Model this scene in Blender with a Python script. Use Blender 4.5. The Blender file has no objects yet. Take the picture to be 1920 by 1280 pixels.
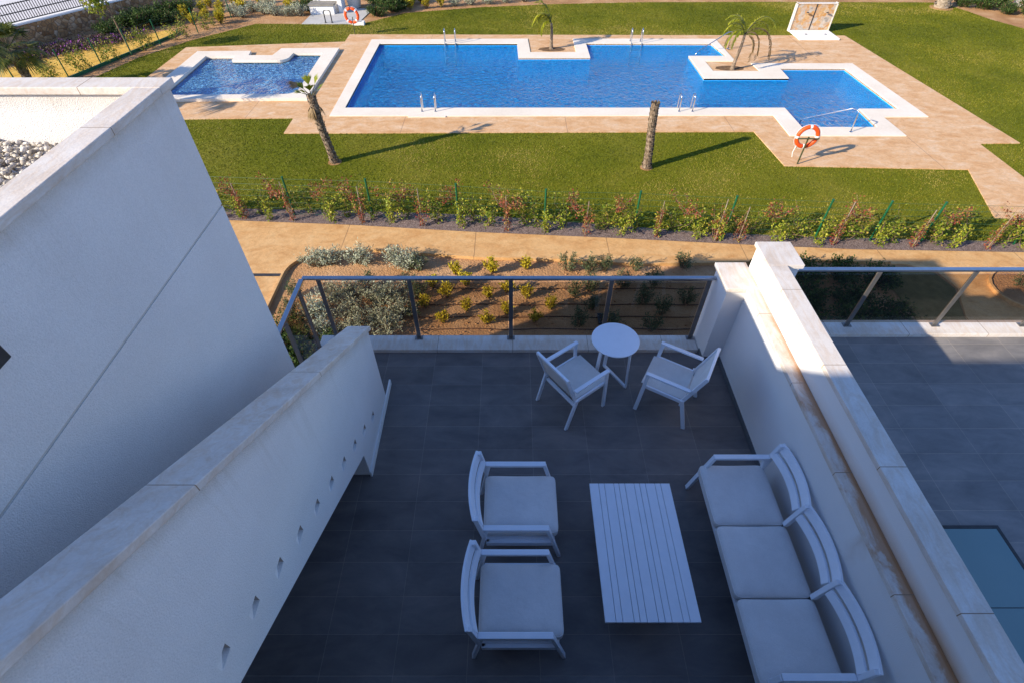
import bpy, math, random
import numpy as np
from mathutils import Vector, Matrix
from mathutils.geometry import tessellate_polygon

R = random.Random(7)
S = bpy.context.scene
COL = S.collection
G = -3.25            # garden level (terrace floor = 0)
RT = 0.36            # floor of the neighbouring terrace
PI = math.pi

# ------------------------------------------------------------------ helpers
class MB:
    """collects shapes; build() links them as ONE mesh object"""
    def __init__(s): s.v = []; s.f = []; s.a = []; s.cur = 0.5
    def face(s, pts, val=None):
        i = len(s.v); s.v.extend([tuple(p) for p in pts]); s.f.append(tuple(range(i, i + len(pts)))); s.a.append(s.cur if val is None else val)
    def box(s, x0, x1, y0, y1, z0, z1):
        i = len(s.v)
        s.v += [(x0,y0,z0),(x1,y0,z0),(x1,y1,z0),(x0,y1,z0),(x0,y0,z1),(x1,y0,z1),(x1,y1,z1),(x0,y1,z1)]
        for f in ((0,3,2,1),(4,5,6,7),(0,1,5,4),(1,2,6,5),(2,3,7,6),(3,0,4,7)):
            s.f.append(tuple(i + k for k in f)); s.a.append(s.cur)
        return s
    def hexa(s, lo, hi):
        i = len(s.v); s.v += [tuple(p) for p in lo] + [tuple(p) for p in hi]
        n = len(lo)
        s.f.append(tuple(i + k for k in reversed(range(n)))); s.a.append(s.cur)
        s.f.append(tuple(i + n + k for k in range(n))); s.a.append(s.cur)
        for k in range(n):
            j = (k + 1) % n
            s.f.append((i + k, i + j, i + n + j, i + n + k)); s.a.append(s.cur)
        return s
    def prism(s, poly, z0, z1):
        if area(poly) < 0: poly = poly[::-1]
        return s.hexa([(x, y, z0) for x, y in poly], [(x, y, z1) for x, y in poly])
    def bar(s, p, q, w, h, up=(0, 0, 1)):
        p, q, u = Vector(p), Vector(q), Vector(up)
        d = (q - p).normalized()
        if abs(d.dot(u)) > .98: u = Vector((1, 0, 0))
        sd = d.cross(u).normalized(); u = sd.cross(d).normalized()
        sec = [sd * (a * w / 2) + u * (b * h / 2) for a, b in ((-1,-1),(1,-1),(1,1),(-1,1))]
        return s.hexa([p + c for c in sec], [q + c for c in sec])
    def sweep(s, path, w, h, closed=False, lean=0.0):
        n = len(path); i0 = len(s.v); P = [Vector(p) for p in path]
        for k in range(n):
            a = P[max(k - 1, 0)]; b = P[min(k + 1, n - 1)]
            t = (b - a).normalized(); sd = Vector((-t.y, t.x, 0)).normalized(); u = Vector((0, 0, 1))
            for aa, bb in ((-1,-1),(1,-1),(1,1),(-1,1)):
                s.v.append(tuple(P[k] + sd * (aa * w / 2 + lean * bb * h / 2) + u * (bb * h / 2)))
        for k in range(n - 1):
            for c in range(4):
                d = (c + 1) % 4
                s.f.append((i0 + 4*k + c, i0 + 4*k + d, i0 + 4*k + 4 + d, i0 + 4*k + 4 + c)); s.a.append(s.cur)
        s.f.append((i0+3, i0+2, i0+1, i0)); s.a.append(s.cur)
        e = i0 + 4*(n-1); s.f.append((e, e+1, e+2, e+3)); s.a.append(s.cur)
        return s
    def tube(s, path, r, n=8, caps=True):
        P = [Vector(p) for p in path]; m = len(P); i0 = len(s.v)
        rr = r if isinstance(r, (list, tuple)) else [r] * m
        ref = None
        for k in range(m):
            t = (P[min(k+1, m-1)] - P[max(k-1, 0)]).normalized()
            if ref is None: ref = Vector((1,0,0)) if abs(t.x) < .9 else Vector((0,1,0))
            a = t.cross(ref).normalized(); b = t.cross(a).normalized(); ref = b.cross(t) if False else ref
            for j in range(n):
                an = 2 * PI * j / n
                s.v.append(tuple(P[k] + (a * math.cos(an) + b * math.sin(an)) * rr[k]))
        for k in range(m - 1):
            for j in range(n):
                j2 = (j + 1) % n
                s.f.append((i0+k*n+j, i0+k*n+j2, i0+(k+1)*n+j2, i0+(k+1)*n+j)); s.a.append(s.cur)
        if caps:
            s.f.append(tuple(i0 + j for j in reversed(range(n)))); s.a.append(s.cur)
            s.f.append(tuple(i0 + (m-1)*n + j for j in range(n))); s.a.append(s.cur)
        return s
    def disc(s, c, r, z0, z1, n=40):
        return s.prism([(c[0] + r*math.cos(2*PI*k/n), c[1] + r*math.sin(2*PI*k/n)) for k in range(n)], z0, z1)
    def superq(s, c, a, b, h, e1=.35, e2=.22, nu=40, nv=14, puff=0.0):
        def sp(x, e): return math.copysign(abs(x) ** e, x)
        i0 = len(s.v)
        for i in range(nv + 1):
            et = -PI/2 + PI * i / nv
            for j in range(nu):
                om = 2 * PI * j / nu + PI/4
                ce, so = sp(math.cos(et), e1), sp(math.sin(et), e1)
                x, y = a * ce * sp(math.cos(om), e2), b * ce * sp(math.sin(om), e2)
                z = h * so
                if z > 0: z += puff * (1 - (x/a)**2) * (1 - (y/b)**2)
                s.v.append((c[0] + x, c[1] + y, c[2] + z))
        for i in range(nv):
            for j in range(nu):
                j2 = (j + 1) % nu
                s.f.append((i0+i*nu+j, i0+i*nu+j2, i0+(i+1)*nu+j2, i0+(i+1)*nu+j)); s.a.append(s.cur)
        return s
    def leaf(s, c, d, n, ln, w, val=None):
        """a folded pointed leaf from c along d, width w"""
        c, d = Vector(c), Vector(d).normalized(); n = Vector(n)
        sd = d.cross(n)
        if sd.length < 1e-4: sd = d.cross(Vector((.3, .5, .8)))
        sd = sd.normalized() * (w / 2)
        s.face((c, c + d*ln*.5 + sd, c + d*ln, c + d*ln*.5 - sd), val)
    def mesh(s, name):
        me = bpy.data.meshes.new(name); me.from_pydata(s.v, [], s.f)
        if len(set(s.a)) > 1:
            at = me.attributes.new('v', 'FLOAT', 'FACE'); at.data.foreach_set('value', s.a)
        me.update(); return me
    def build(s, name, mat, parent=None, smooth=False, bevel=0, seg=2):
        o = bpy.data.objects.new(name, s.mesh(name)); COL.objects.link(o)
        o.data.materials.append(M[mat])
        if smooth: o.data.polygons.foreach_set('use_smooth', [True] * len(o.data.polygons))
        if bevel:
            b = o.modifiers.new('bevel', 'BEVEL'); b.width = bevel; b.segments = seg; b.limit_method = 'ANGLE'; b.angle_limit = .6
        if parent: o.parent = parent
        return o

def area(p): return sum(p[i][0]*p[(i+1) % len(p)][1] - p[(i+1) % len(p)][0]*p[i][1] for i in range(len(p))) / 2
def inside(p, x, y):
    c = False; j = len(p) - 1
    for i in range(len(p)):
        if (p[i][1] > y) != (p[j][1] > y) and x < (p[j][0]-p[i][0])*(y-p[i][1])/(p[j][1]-p[i][1]) + p[i][0]: c = not c
        j = i
    return c
def sheet(name, outer, holes, z, mat, label=None, kind='structure', drop=0.0):
    """flat ground sheet with holes; drop gives it edge faces down to z-drop"""
    loops = [[Vector((x, y, 0)) for x, y in outer]] + [[Vector((x, y, 0)) for x, y in h] for h in holes]
    tris = tessellate_polygon(loops)
    pts = [p for l in loops for p in l]
    mb = MB(); mb.v = [(p.x, p.y, z) for p in pts]
    for t in tris:
        a, b, c = (pts[i] for i in t)
        if (b - a).cross(c - a).z < 0: t = (t[0], t[2], t[1])
        mb.f.append(tuple(t)); mb.a.append(.5)
    if drop:
        for l in loops:
            n = len(l)
            for i in range(n):
                a, b = l[i], l[(i+1) % n]
                mb.face(((a.x,a.y,z),(a.x,a.y,z-drop),(b.x,b.y,z-drop),(b.x,b.y,z)))
    o = mb.build(name, mat)
    if kind: o['kind'] = kind
    if label: o['label'] = label
    return o
def tag(o, label, cat, group=None):
    o['label'] = label; o['category'] = cat
    if group: o['group'] = group
    return o
def thing(name, label, cat, loc=(0, 0, 0), rz=0, group=None):
    o = bpy.data.objects.new(name, None); COL.objects.link(o); o.empty_display_size = .2
    o.location = loc; o.rotation_euler = (0, 0, rz)
    return tag(o, label, cat, group)
def copy_tree(o, parent=None):
    c = o.copy(); COL.objects.link(c)
    if parent: c.parent = parent
    for ch in list(o.children): copy_tree(ch, c)
    return c
ORD = 'first second third fourth fifth sixth seventh eighth ninth tenth eleventh twelfth thirteenth fourteenth fifteenth sixteenth seventeenth eighteenth nineteenth twentieth'.split()
def ordn(i): return ORD[i] if i < 20 else 'twenty-' + ORD[i - 20]

# ------------------------------------------------------------------ materials
M = {}
def new_mat(name):
    m = bpy.data.materials.new(name); m.use_nodes = True
    nt = m.node_tree; nt.nodes.clear()
    out = nt.nodes.new('ShaderNodeOutputMaterial'); M[name] = m
    return m, nt, out
def N(nt, t, **kw):
    n = nt.nodes.new(t)
    for k, v in kw.items():
        if k in n.inputs: n.inputs[k].default_value = v
        else: setattr(n, k, v)
    return n
def ramp(nt, fac, stops):
    r = nt.nodes.new('ShaderNodeValToRGB'); e = r.color_ramp.elements
    while len(e) < len(stops): e.new(.5)
    for el, (p, c) in zip(e, stops): el.position = p; el.color = (*c, 1)
    nt.links.new(fac, r.inputs[0]); return r.outputs[0]
def noise(nt, co, scale, detail=4, rough=.55, dist=0.0):
    n = N(nt, 'ShaderNodeTexNoise', Scale=scale, Detail=detail, Roughness=rough, Distortion=dist)
    nt.links.new(co, n.inputs['Vector']); return n.outputs['Fac']
def mixc(nt, fac, a, b, mode='MIX'):
    n = nt.nodes.new('ShaderNodeMix'); n.data_type = 'RGBA'; n.blend_type = mode
    for sock, v in ((n.inputs[0], fac), (n.inputs[6], a), (n.inputs[7], b)):
        if isinstance(v, (int, float)): sock.default_value = v
        elif isinstance(v, tuple): sock.default_value = (*v, 1) if len(v) == 3 else v
        else: nt.links.new(v, sock)
    return n.outputs[2]
def maths(nt, op, a, b=None, clamp=False):
    n = nt.nodes.new('ShaderNodeMath'); n.operation = op; n.use_clamp = clamp
    for i, v in enumerate((a, b)):
        if v is None: continue
        if isinstance(v, (int, float)): n.inputs[i].default_value = v
        else: nt.links.new(v, n.inputs[i])
    return n.outputs[0]
def bump(nt, h, strength, dist):
    b = N(nt, 'ShaderNodeBump', Strength=strength, Distance=dist); nt.links.new(h, b.inputs['Height']); return b.outputs[0]
def coords(nt, scale=None, loc=None, rot=None):
    tc = nt.nodes.new('ShaderNodeTexCoord')
    if scale or loc or rot:
        mp = nt.nodes.new('ShaderNodeMapping'); nt.links.new(tc.outputs['Object'], mp.inputs[0])
        if scale: mp.inputs['Scale'].default_value = scale
        if loc: mp.inputs['Location'].default_value = loc
        if rot: mp.inputs['Rotation'].default_value = rot
        return mp.outputs[0]
    return tc.outputs['Object']
def principled(nt, out, col, rough=.7, nrm=None, metal=0.0, spec=.5):
    p = N(nt, 'ShaderNodeBsdfPrincipled', Roughness=rough, Metallic=metal)
    p.inputs['Specular IOR Level'].default_value = spec
    if isinstance(col, tuple): p.inputs['Base Color'].default_value = (*col, 1)
    else: nt.links.new(col, p.inputs['Base Color'])
    if nrm is not None: nt.links.new(nrm, p.inputs['Normal'])
    nt.links.new(p.outputs[0], out.inputs[0]); return p
def surf(name, stops, scale=3, detail=6, rough=.8, bs=0.0, bscale=60, bd=.01, spec=.3, fine=None, metal=0.0, dist=0.0, stretch=None):
    """noise-coloured surface; fine=(scale, amount) adds a second, finer tone variation"""
    m, nt, out = new_mat(name); co = coords(nt, scale=stretch)
    c = ramp(nt, noise(nt, co, scale, detail, .6, dist), stops)
    if fine:
        f = ramp(nt, noise(nt, co, fine[0], 3), [(.3, (1-fine[1],)*3), (.7, (1+fine[1]*.6,)*3)])
        c = mixc(nt, 1.0, c, f, 'MULTIPLY')
    nrm = bump(nt, noise(nt, co, bscale, 4), bs, bd) if bs else None
    principled(nt, out, c, rough, nrm, metal, spec); return m
def leafmat(name, stops, rough=.55, trans=.3, big=0.0):
    m, nt, out = new_mat(name)
    at = N(nt, 'ShaderNodeAttribute', attribute_name='v')
    f = at.outputs['Fac']
    if big:
        f = maths(nt, 'ADD', f, maths(nt, 'MULTIPLY', maths(nt, 'SUBTRACT', noise(nt, coords(nt), .22, 6, .62), .5), big), True)
    c = ramp(nt, f, stops)
    p = N(nt, 'ShaderNodeBsdfPrincipled', Roughness=rough); p.inputs['Specular IOR Level'].default_value = .25
    nt.links.new(c, p.inputs['Base Color'])
    t = N(nt, 'ShaderNodeBsdfTranslucent'); nt.links.new(c, t.inputs[0])
    mx = N(nt, 'ShaderNodeMixShader'); mx.inputs[0].default_value = trans
    nt.links.new(p.outputs[0], mx.inputs[1]); nt.links.new(t.outputs[0], mx.inputs[2]); nt.links.new(mx.outputs[0], out.inputs[0])
    return m

WHITE = [(.3, (.72, .70, .69)), (.7, (.77, .755, .745))]
surf('stucco', WHITE, 1.2, 5, .9, .5, 120, .010, .15, fine=(110, .08))
surf('plain_white', [(.3, (.72, .71, .70)), (.7, (.76, .75, .74))], 2, 3, .8)
surf('groove', [(.3, (.50, .46, .41)), (.7, (.58, .54, .48))], 4, 3, .7)
surf('metal_white_skytint', [(.3, (.72, .76, .83)), (.7, (.76, .80, .87))], 9, 3, .35, spec=.4)  # bluish base colour: reflected skylight is painted into the white metal
surf('cushion', [(.35, (.64, .62, .61)), (.65, (.71, .69, .68))], 4, 5, .95, .35, 14, .012, .1, fine=(230, .10))
surf('sling', [(.35, (.62, .61, .59)), (.65, (.68, .67, .65))], 7, 4, .9, .3, 300, .002, .1, fine=(200, .08))
surf('panel_cloth', [(.35, (.42, .41, .39)), (.65, (.48, .47, .45))], 7, 4, .9, .3, 300, .002, .1)
surf('rail_metal', [(.3, (.40, .41, .44)), (.7, (.46, .47, .50))], 12, 3, .3, metal=1.0, spec=.5)
surf('post_metal', [(.3, (.16, .15, .145)), (.7, (.20, .19, .18))], 12, 3, .4, metal=.6, spec=.5)
surf('steel', [(.3, (.60, .60, .61)), (.7, (.70, .70, .71))], 9, 3, .16, metal=1.0)
surf('dark_metal', [(.3, (.03, .03, .032)), (.7, (.05, .05, .052))], 9, 3, .5)
surf('green_paint', [(.3, (.006, .075, .032)), (.7, (.012, .11, .048))], 6, 3, .4)
surf('wire', [(.3, (.02, .07, .04)), (.7, (.03, .09, .05))], 6, 2, .5)
surf('soil', [(.25, (.30, .15, .068)), (.5, (.45, .25, .12)), (.75, (.58, .37, .21))], 1.1, 8, .95, .8, 22, .05, .1, fine=(55, .22))
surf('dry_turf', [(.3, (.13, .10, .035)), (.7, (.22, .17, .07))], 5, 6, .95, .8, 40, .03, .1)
surf('tree_soil', [(.3, (.10, .06, .035)), (.7, (.25, .15, .08))], 6, 6, .95, .8, 30, .05, .1)
surf('mauve_gravel', [(.3, (.085, .055, .048)), (.5, (.20, .145, .13)), (.72, (.42, .34, .31))], 48, 3, .95, 1, 55, .03, .1, fine=(9, .25))
surf('yellow_gravel', [(.3, (.56, .33, .06)), (.7, (.74, .47, .115))], 3, 6, .95, .8, 60, .02, .1, fine=(45, .18))
surf('pebble', [(.3, (.30, .27, .24)), (.55, (.52, .47, .41)), (.75, (.70, .66, .60))], 4.5, 3, .85, .2, 40, .01, .2)
surf('concrete', [(.3, (.40, .39, .37)), (.7, (.52, .505, .48))], 1.5, 6, .9, .3, 60, .01, .1, fine=(30, .06))
surf('pale_paving', [(.3, (.56, .53, .52)), (.7, (.66, .63, .62))], 1.2, 5, .9, fine=(20, .06))
surf('trunk', [(.3, (.085, .06, .04)), (.55, (.23, .17, .12)), (.75, (.42, .34, .26))], 14, 5, .95, .8, 40, .03, .1)
surf('pale_trunk', [(.3, (.22, .17, .12)), (.7, (.42, .35, .27))], 10, 5, .95, .6, 40, .02, .1)
surf('twig', [(.3, (.13, .08, .05)), (.7, (.26, .17, .11))], 30, 3, .9)
surf('cane', [(.3, (.20, .15, .11)), (.7, (.34, .27, .22))], 20, 3, .8)
surf('buoy_orange', [(.3, (.72, .075, .012)), (.7, (.80, .10, .018))], 8, 3, .45)
surf('buoy_white', [(.3, (.74, .73, .72)), (.7, (.80, .79, .78))], 8, 3, .5)
surf('olive_paint', [(.3, (.05, .055, .025)), (.7, (.08, .085, .04))], 8, 3, .5)
surf('hose', [(.3, (.05, .022, .014)), (.7, (.085, .04, .025))], 8, 3, .7)
surf('skirting', [(.3, (.10, .105, .115)), (.7, (.13, .135, .145))], 4, 4, .5)
surf('slate_wall', [(.33, (.17, .13, .10)), (.5, (.34, .25, .17)), (.68, (.52, .43, .34))], 3.2, 6, .9, 1, 7, .12, .15, fine=(2.3, .35))
surf('grey_slab', [(.3, (.19, .175, .15)), (.7, (.27, .25, .22))], 3, 5, .85)

def stone_mat(name, joints=None, stain=None):
    """cream limestone coping; joints=(axis, first, spacing) cuts thin joints; stain='low' rusts beside the higher wall"""
    m, nt, out = new_mat(name); co = coords(nt)
    base = ramp(nt, noise(nt, co, 2.2, 7, .62, .6), [(.28, (.55, .49, .44)), (.5, (.65, .60, .555)), (.72, (.71, .67, .63))])
    vein = ramp(nt, noise(nt, coords(nt, scale=(6, 1.5, 6)), 2.0, 6, .7, 1.5), [(.42, (1, 1, 1)), (.62, (.93, .85, .77))])
    c = mixc(nt, 1.0, base, vein, 'MULTIPLY')
    c = mixc(nt, 1.0, c, ramp(nt, noise(nt, co, 70, 2), [(.3, (.95,)*3), (.7, (1.03,)*3)]), 'MULTIPLY')
    sep = nt.nodes.new('ShaderNodeSeparateXYZ'); nt.links.new(co, sep.inputs[0])
    if stain == 'low':
        d = maths(nt, 'MULTIPLY', maths(nt, 'SUBTRACT', sep.outputs[0], 2.60), 8.6, True)         # 0 at the lip, 1 at the high wall
        n1 = noise(nt, coords(nt, scale=(2.2, 1, 1)), 2.6, 7, .66, .8)
        f = maths(nt, 'ADD', maths(nt, 'POWER', d, 2.0), maths(nt, 'MULTIPLY', maths(nt, 'SUBTRACT', n1, .47), 3.4))
        y = maths(nt, 'MULTIPLY', maths(nt, 'SUBTRACT', 4.1, sep.outputs[1]), .5, True)
        f = maths(nt, 'MULTIPLY', f, maths(nt, 'ADD', .45, y))
        c = mixc(nt, ramp(nt, f, [(.28, (0, 0, 0)), (.95, (.75,)*3)]), c, (.42, .20, .075))
        seam = ramp(nt, sep.outputs[0], [(0, (0,)*3), (1, (1,)*3)])
        sm = maths(nt, 'MULTIPLY', maths(nt, 'SUBTRACT', sep.outputs[0], 2.703), 60, True)
        c = mixc(nt, maths(nt, 'MULTIPLY', sm, maths(nt, 'ADD', .14, maths(nt, 'MULTIPLY', y, .45))), c, (.30, .13, .04))
    if stain == 'wash':
        n1 = noise(nt, co, 1.7, 6, .6, .5)
        c = mixc(nt, ramp(nt, n1, [(.5, (0, 0, 0)), (.78, (.45,)*3)]), c, (.50, .30, .15))
    if joints:
        ax, first, step = joints
        t = maths(nt, 'FRACT', maths(nt, 'DIVIDE', maths(nt, 'SUBTRACT', sep.outputs[ax], first - 50 * step), step))
        j = maths(nt, 'LESS_THAN', t, .006 / step)
        c = mixc(nt, j, c, (.26, .18, .12))
    principled(nt, out, c, .75, bump(nt, noise(nt, co, 45, 5), .25, .008), spec=.25)
stone_mat('coping_y', (1, 1.02, 1.0)); stone_mat('coping_x', (0, .02, .97)); stone_mat('coping_low', (1, .31, .93), 'low')
stone_mat('coping_wash', (1, 1.2, 1.4), 'wash'); stone_mat('coping_plain')
# pool coping: pale cast stone
surf('pool_coping', [(.3, (.70, .61, .50)), (.7, (.79, .71, .61))], .8, 6, .8, .2, 50, .008, .2, fine=(14, .05))

# wall whose foot is washed with rust where it meets the low coping, and with a run below a joint
m, nt, out = new_mat('stucco_rust'); co = coords(nt)
c = ramp(nt, noise(nt, co, 1.2, 5), WHITE)
sep = nt.nodes.new('ShaderNodeSeparateXYZ'); nt.links.new(co, sep.inputs[0])
foot = maths(nt, 'SUBTRACT', 1.0, maths(nt, 'MULTIPLY', maths(nt, 'SUBTRACT', sep.outputs[2], 1.19), 7), True)
yy = maths(nt, 'MULTIPLY', maths(nt, 'SUBTRACT', 3.7, sep.outputs[1]), .45, True)
f = maths(nt, 'MULTIPLY', maths(nt, 'MULTIPLY', foot, yy), maths(nt, 'ADD', .25, noise(nt, co, 3, 5)))
c = mixc(nt, f, c, (.46, .26, .13))
principled(nt, out, c, .9, bump(nt, noise(nt, co, 170, 4), .3, .008), spec=.15)
m, nt, out = new_mat('stucco_run'); co = coords(nt)
c = ramp(nt, noise(nt, co, 1.2, 5), WHITE)
sep = nt.nodes.new('ShaderNodeSeparateXYZ'); nt.links.new(co, sep.inputs[0])
wob = maths(nt, 'MULTIPLY', maths(nt, 'SUBTRACT', noise(nt, co, 5, 4), .5), .25)
dy = maths(nt, 'ABSOLUTE', maths(nt, 'ADD', maths(nt, 'SUBTRACT', sep.outputs[1], 1.66), wob))
run = maths(nt, 'SUBTRACT', 1.0, maths(nt, 'MULTIPLY', dy, 9), True)
hh = maths(nt, 'MULTIPLY', maths(nt, 'SUBTRACT', sep.outputs[2], .72), 2.6, True)
f = maths(nt, 'MULTIPLY', maths(nt, 'MULTIPLY', run, hh), .38)
c = mixc(nt, f, c, (.42, .27, .16))
principled(nt, out, c, .9, bump(nt, noise(nt, co, 170, 4), .3, .008), spec=.15)

def stained(name, axisf):
    m, nt, out = new_mat(name); co = coords(nt)
    c = ramp(nt, noise(nt, co, 1.2, 5), WHITE)
    c = mixc(nt, 1.0, c, ramp(nt, noise(nt, co, 95, 3), [(.3, (.92,)*3), (.7, (1.05,)*3)]), 'MULTIPLY')
    sep = nt.nodes.new('ShaderNodeSeparateXYZ'); nt.links.new(co, sep.inputs[0])
    d = axisf(nt, sep)                                       # metres below the coping
    near = maths(nt, 'SUBTRACT', 1.0, maths(nt, 'MULTIPLY', d, 7), True)
    far = maths(nt, 'SUBTRACT', 1.0, maths(nt, 'MULTIPLY', d, 1.1), True)
    drip = noise(nt, coords(nt, scale=(7, 7, .35)), 2.0, 5, .65)
    drip = maths(nt, 'MULTIPLY', maths(nt, 'SUBTRACT', drip, .55, True), 1.3)
    f = maths(nt, 'ADD', maths(nt, 'MULTIPLY', near, maths(nt, 'MULTIPLY', noise(nt, co, 9, 5), .8)), maths(nt, 'MULTIPLY', far, drip), True)
    c = mixc(nt, f, c, (.43, .37, .29))
    blot = ramp(nt, noise(nt, co, .55, 6, .6), [(.4, (1, 1, 1)), (.7, (.93, .915, .90))])
    c = mixc(nt, 1.0, c, blot, 'MULTIPLY')
    principled(nt, out, c, .9, bump(nt, noise(nt, co, 120, 4), .5, .012), spec=.15)
stained('stucco_house', lambda nt, sp: maths(nt, 'SUBTRACT', 3.57, sp.outputs[2]))
stained('stucco_stair', lambda nt, sp: maths(nt, 'SUBTRACT', 1.125 + .593 * 3.87, maths(nt, 'ADD', sp.outputs[2], maths(nt, 'MULTIPLY', sp.outputs[1], .593))))
def tile_mat(name, loc, w, h, c1, c2, grout, rough=.42):
    m, nt, out = new_mat(name); co = coords(nt, loc=loc)
    b = nt.nodes.new('ShaderNodeTexBrick'); b.offset = 0.0; b.squash = 1.0
    b.inputs['Scale'].default_value = 1.0; b.inputs['Brick Width'].default_value = w; b.inputs['Row Height'].default_value = h
    b.inputs['Mortar Size'].default_value = .0028; b.inputs['Mortar Smooth'].default_value = .3; b.inputs['Bias'].default_value = 0.0
    b.inputs['Color1'].default_value = (*c1, 1); b.inputs['Color2'].default_value = (*c2, 1); b.inputs['Mortar'].default_value = (*grout, 1)
    nt.links.new(co, b.inputs['Vector'])
    oc = coords(nt)
    cl = ramp(nt, noise(nt, coords(nt, scale=(1, 2.2, 1)), 1.6, 7, .68, .4), [(.28, (.66, .66, .68)), (.5, (.98,)*3), (.74, (1.38, 1.33, 1.28))])
    c = mixc(nt, 1.0, b.outputs['Color'], cl, 'MULTIPLY')
    dust = ramp(nt, noise(nt, oc, .9, 6, .6), [(.52, (0, 0, 0)), (.8, (.22,)*3)])
    c = mixc(nt, dust, c, (.22, .19, .17))
    hgt = maths(nt, 'SUBTRACT', maths(nt, 'MULTIPLY', noise(nt, oc, 30, 4), .15), b.outputs['Fac'])
    p = principled(nt, out, c, rough, bump(nt, hgt, .5, .004), spec=.35)
    rr = ramp(nt, noise(nt, oc, 2.5, 5), [(.3, (rough - .1,)*3), (.7, (rough + .18,)*3)]); nt.links.new(rr, p.inputs['Roughness'])
tile_mat('floor_tile', (.96, -.10, 0), .6, .305, (.136, .120, .114), (.170, .152, .145), (.25, .215, .19))
tile_mat('floor_tile_grey', (-4.1, -.13, 0), .62, .305, (.19, .178, .172), (.225, .212, .205), (.33, .29, .25), .5)

def stamped(name, stops, jx, jy, joint, loc=(0, 0, 0)):
    """printed concrete: mottled tone, shallow relief, saw-cut joints"""
    m, nt, out = new_mat(name); co = coords(nt)
    c = ramp(nt, noise(nt, coords(nt, scale=(1, 1.7, 1)), 1.5, 8, .68, .8), stops)
    c2 = ramp(nt, noise(nt, co, 9, 6, .7, 1.2), [(.3, (.80, .79, .78)), (.55, (1, 1, 1)), (.75, (1.12, 1.11, 1.10))])
    c = mixc(nt, 1.0, c, c2, 'MULTIPLY')
    b = nt.nodes.new('ShaderNodeTexBrick'); b.offset = 0.0
    b.inputs['Scale'].default_value = 1.0; b.inputs['Brick Width'].default_value = jx; b.inputs['Row Height'].default_value = jy
    b.inputs['Mortar Size'].default_value = .012
    nt.links.new(coords(nt, loc=loc), b.inputs['Vector'])
    c = mixc(nt, maths(nt, 'MULTIPLY', b.outputs['Fac'], .6), c, joint)
    principled(nt, out, c, .75, bump(nt, noise(nt, co, 12, 6, .7), .3, .02), spec=.25)
stamped('path_concrete', [(.28, (.47, .24, .085)), (.5, (.59, .345, .145)), (.74, (.66, .43, .21))], 3.5, 60, (.16, .09, .05), (.95, 30, 0))
stamped('deck_concrete', [(.29, (.52, .27, .105)), (.5, (.63, .385, .20)), (.71, (.69, .50, .33))], 5.9, 60, (.22, .13, .09), (3.9, 24, 0))

# mosaic pool lining
def mosaic(name, c1, c2):
    m, nt, out = new_mat(name); co = coords(nt)
    vo = N(nt, 'ShaderNodeTexVoronoi', Scale=18); nt.links.new(co, vo.inputs['Vector'])
    c = ramp(nt, noise(nt, vo.outputs['Color'], 3.0, 1), [(.3, c1), (.7, c2)])
    principled(nt, out, c, .3, spec=.5)
mosaic('pool_mosaic', (.006, .36, .95), (.018, .47, 1.0))
mosaic('kid_mosaic', (.08, .44, 1.0), (.15, .55, 1.0))
def water(name, body, tint, k):
    m, nt, out = new_mat(name)
    co = coords(nt, scale=(1, .85, 1))
    n1 = noise(nt, co, 5.5, 3, .6, .8); n2 = noise(nt, co, .9, 3, .5)
    hgt = maths(nt, 'ADD', n1, maths(nt, 'MULTIPLY', n2, .8))
    nb = bump(nt, hgt, 1.0, .75); ns = bump(nt, hgt, 1.0, .09)
    tr = N(nt, 'ShaderNodeBsdfTransparent'); tr.inputs[0].default_value = (*tint, 1)
    df = N(nt, 'ShaderNodeBsdfDiffuse'); df.inputs[0].default_value = (*body, 1); nt.links.new(nb, df.inputs['Normal'])
    m1 = N(nt, 'ShaderNodeMixShader'); m1.inputs[0].default_value = k
    nt.links.new(tr.outputs[0], m1.inputs[1]); nt.links.new(df.outputs[0], m1.inputs[2])
    gl = N(nt, 'ShaderNodeBsdfGlossy', Roughness=.05); nt.links.new(ns, gl.inputs['Normal'])
    fr = N(nt, 'ShaderNodeFresnel', IOR=1.33); nt.links.new(ns, fr.inputs['Normal'])
    m2 = N(nt, 'ShaderNodeMixShader'); nt.links.new(fr.outputs[0], m2.inputs[0])
    nt.links.new(m1.outputs[0], m2.inputs[1]); nt.links.new(gl.outputs[0], m2.inputs[2]); nt.links.new(m2.outputs[0], out.inputs[0])
water('pool_water', (.018, .47, 1.0), (.86, .98, 1.0), .34)
water('kid_water', (.24, .62, 1.0), (.92, .97, 1.0), .42)
def glass(name, tint, rough=.02):
    m, nt, out = new_mat(name)
    tr = N(nt, 'ShaderNodeBsdfTransparent'); tr.inputs[0].default_value = (*tint, 1)
    gl = N(nt, 'ShaderNodeBsdfGlossy', Roughness=rough); fr = N(nt, 'ShaderNodeFresnel', IOR=1.45)
    ge = N(nt, 'ShaderNodeNewGeometry')          # only the outer face reflects
    mx = N(nt, 'ShaderNodeMixShader'); nt.links.new(maths(nt, 'MULTIPLY', fr.outputs[0], maths(nt, 'SUBTRACT', 1.0, ge.outputs['Backfacing'])), mx.inputs[0])
    nt.links.new(tr.outputs[0], mx.inputs[1]); nt.links.new(gl.outputs[0], mx.inputs[2]); nt.links.new(mx.outputs[0], out.inputs[0])
glass('rail_glass', (.77, .735, .69)); glass('tinted_glass', (.80, .74, .67)); glass('door_glass', (.25, .28, .30))
m, nt, out = new_mat('floor_glass'); principled(nt, out, ramp(nt, noise(nt, coords(nt), 1.4, 4), [(.3, (.15, .245, .25)), (.7, (.17, .27, .275))]), .35, spec=.5)

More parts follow.
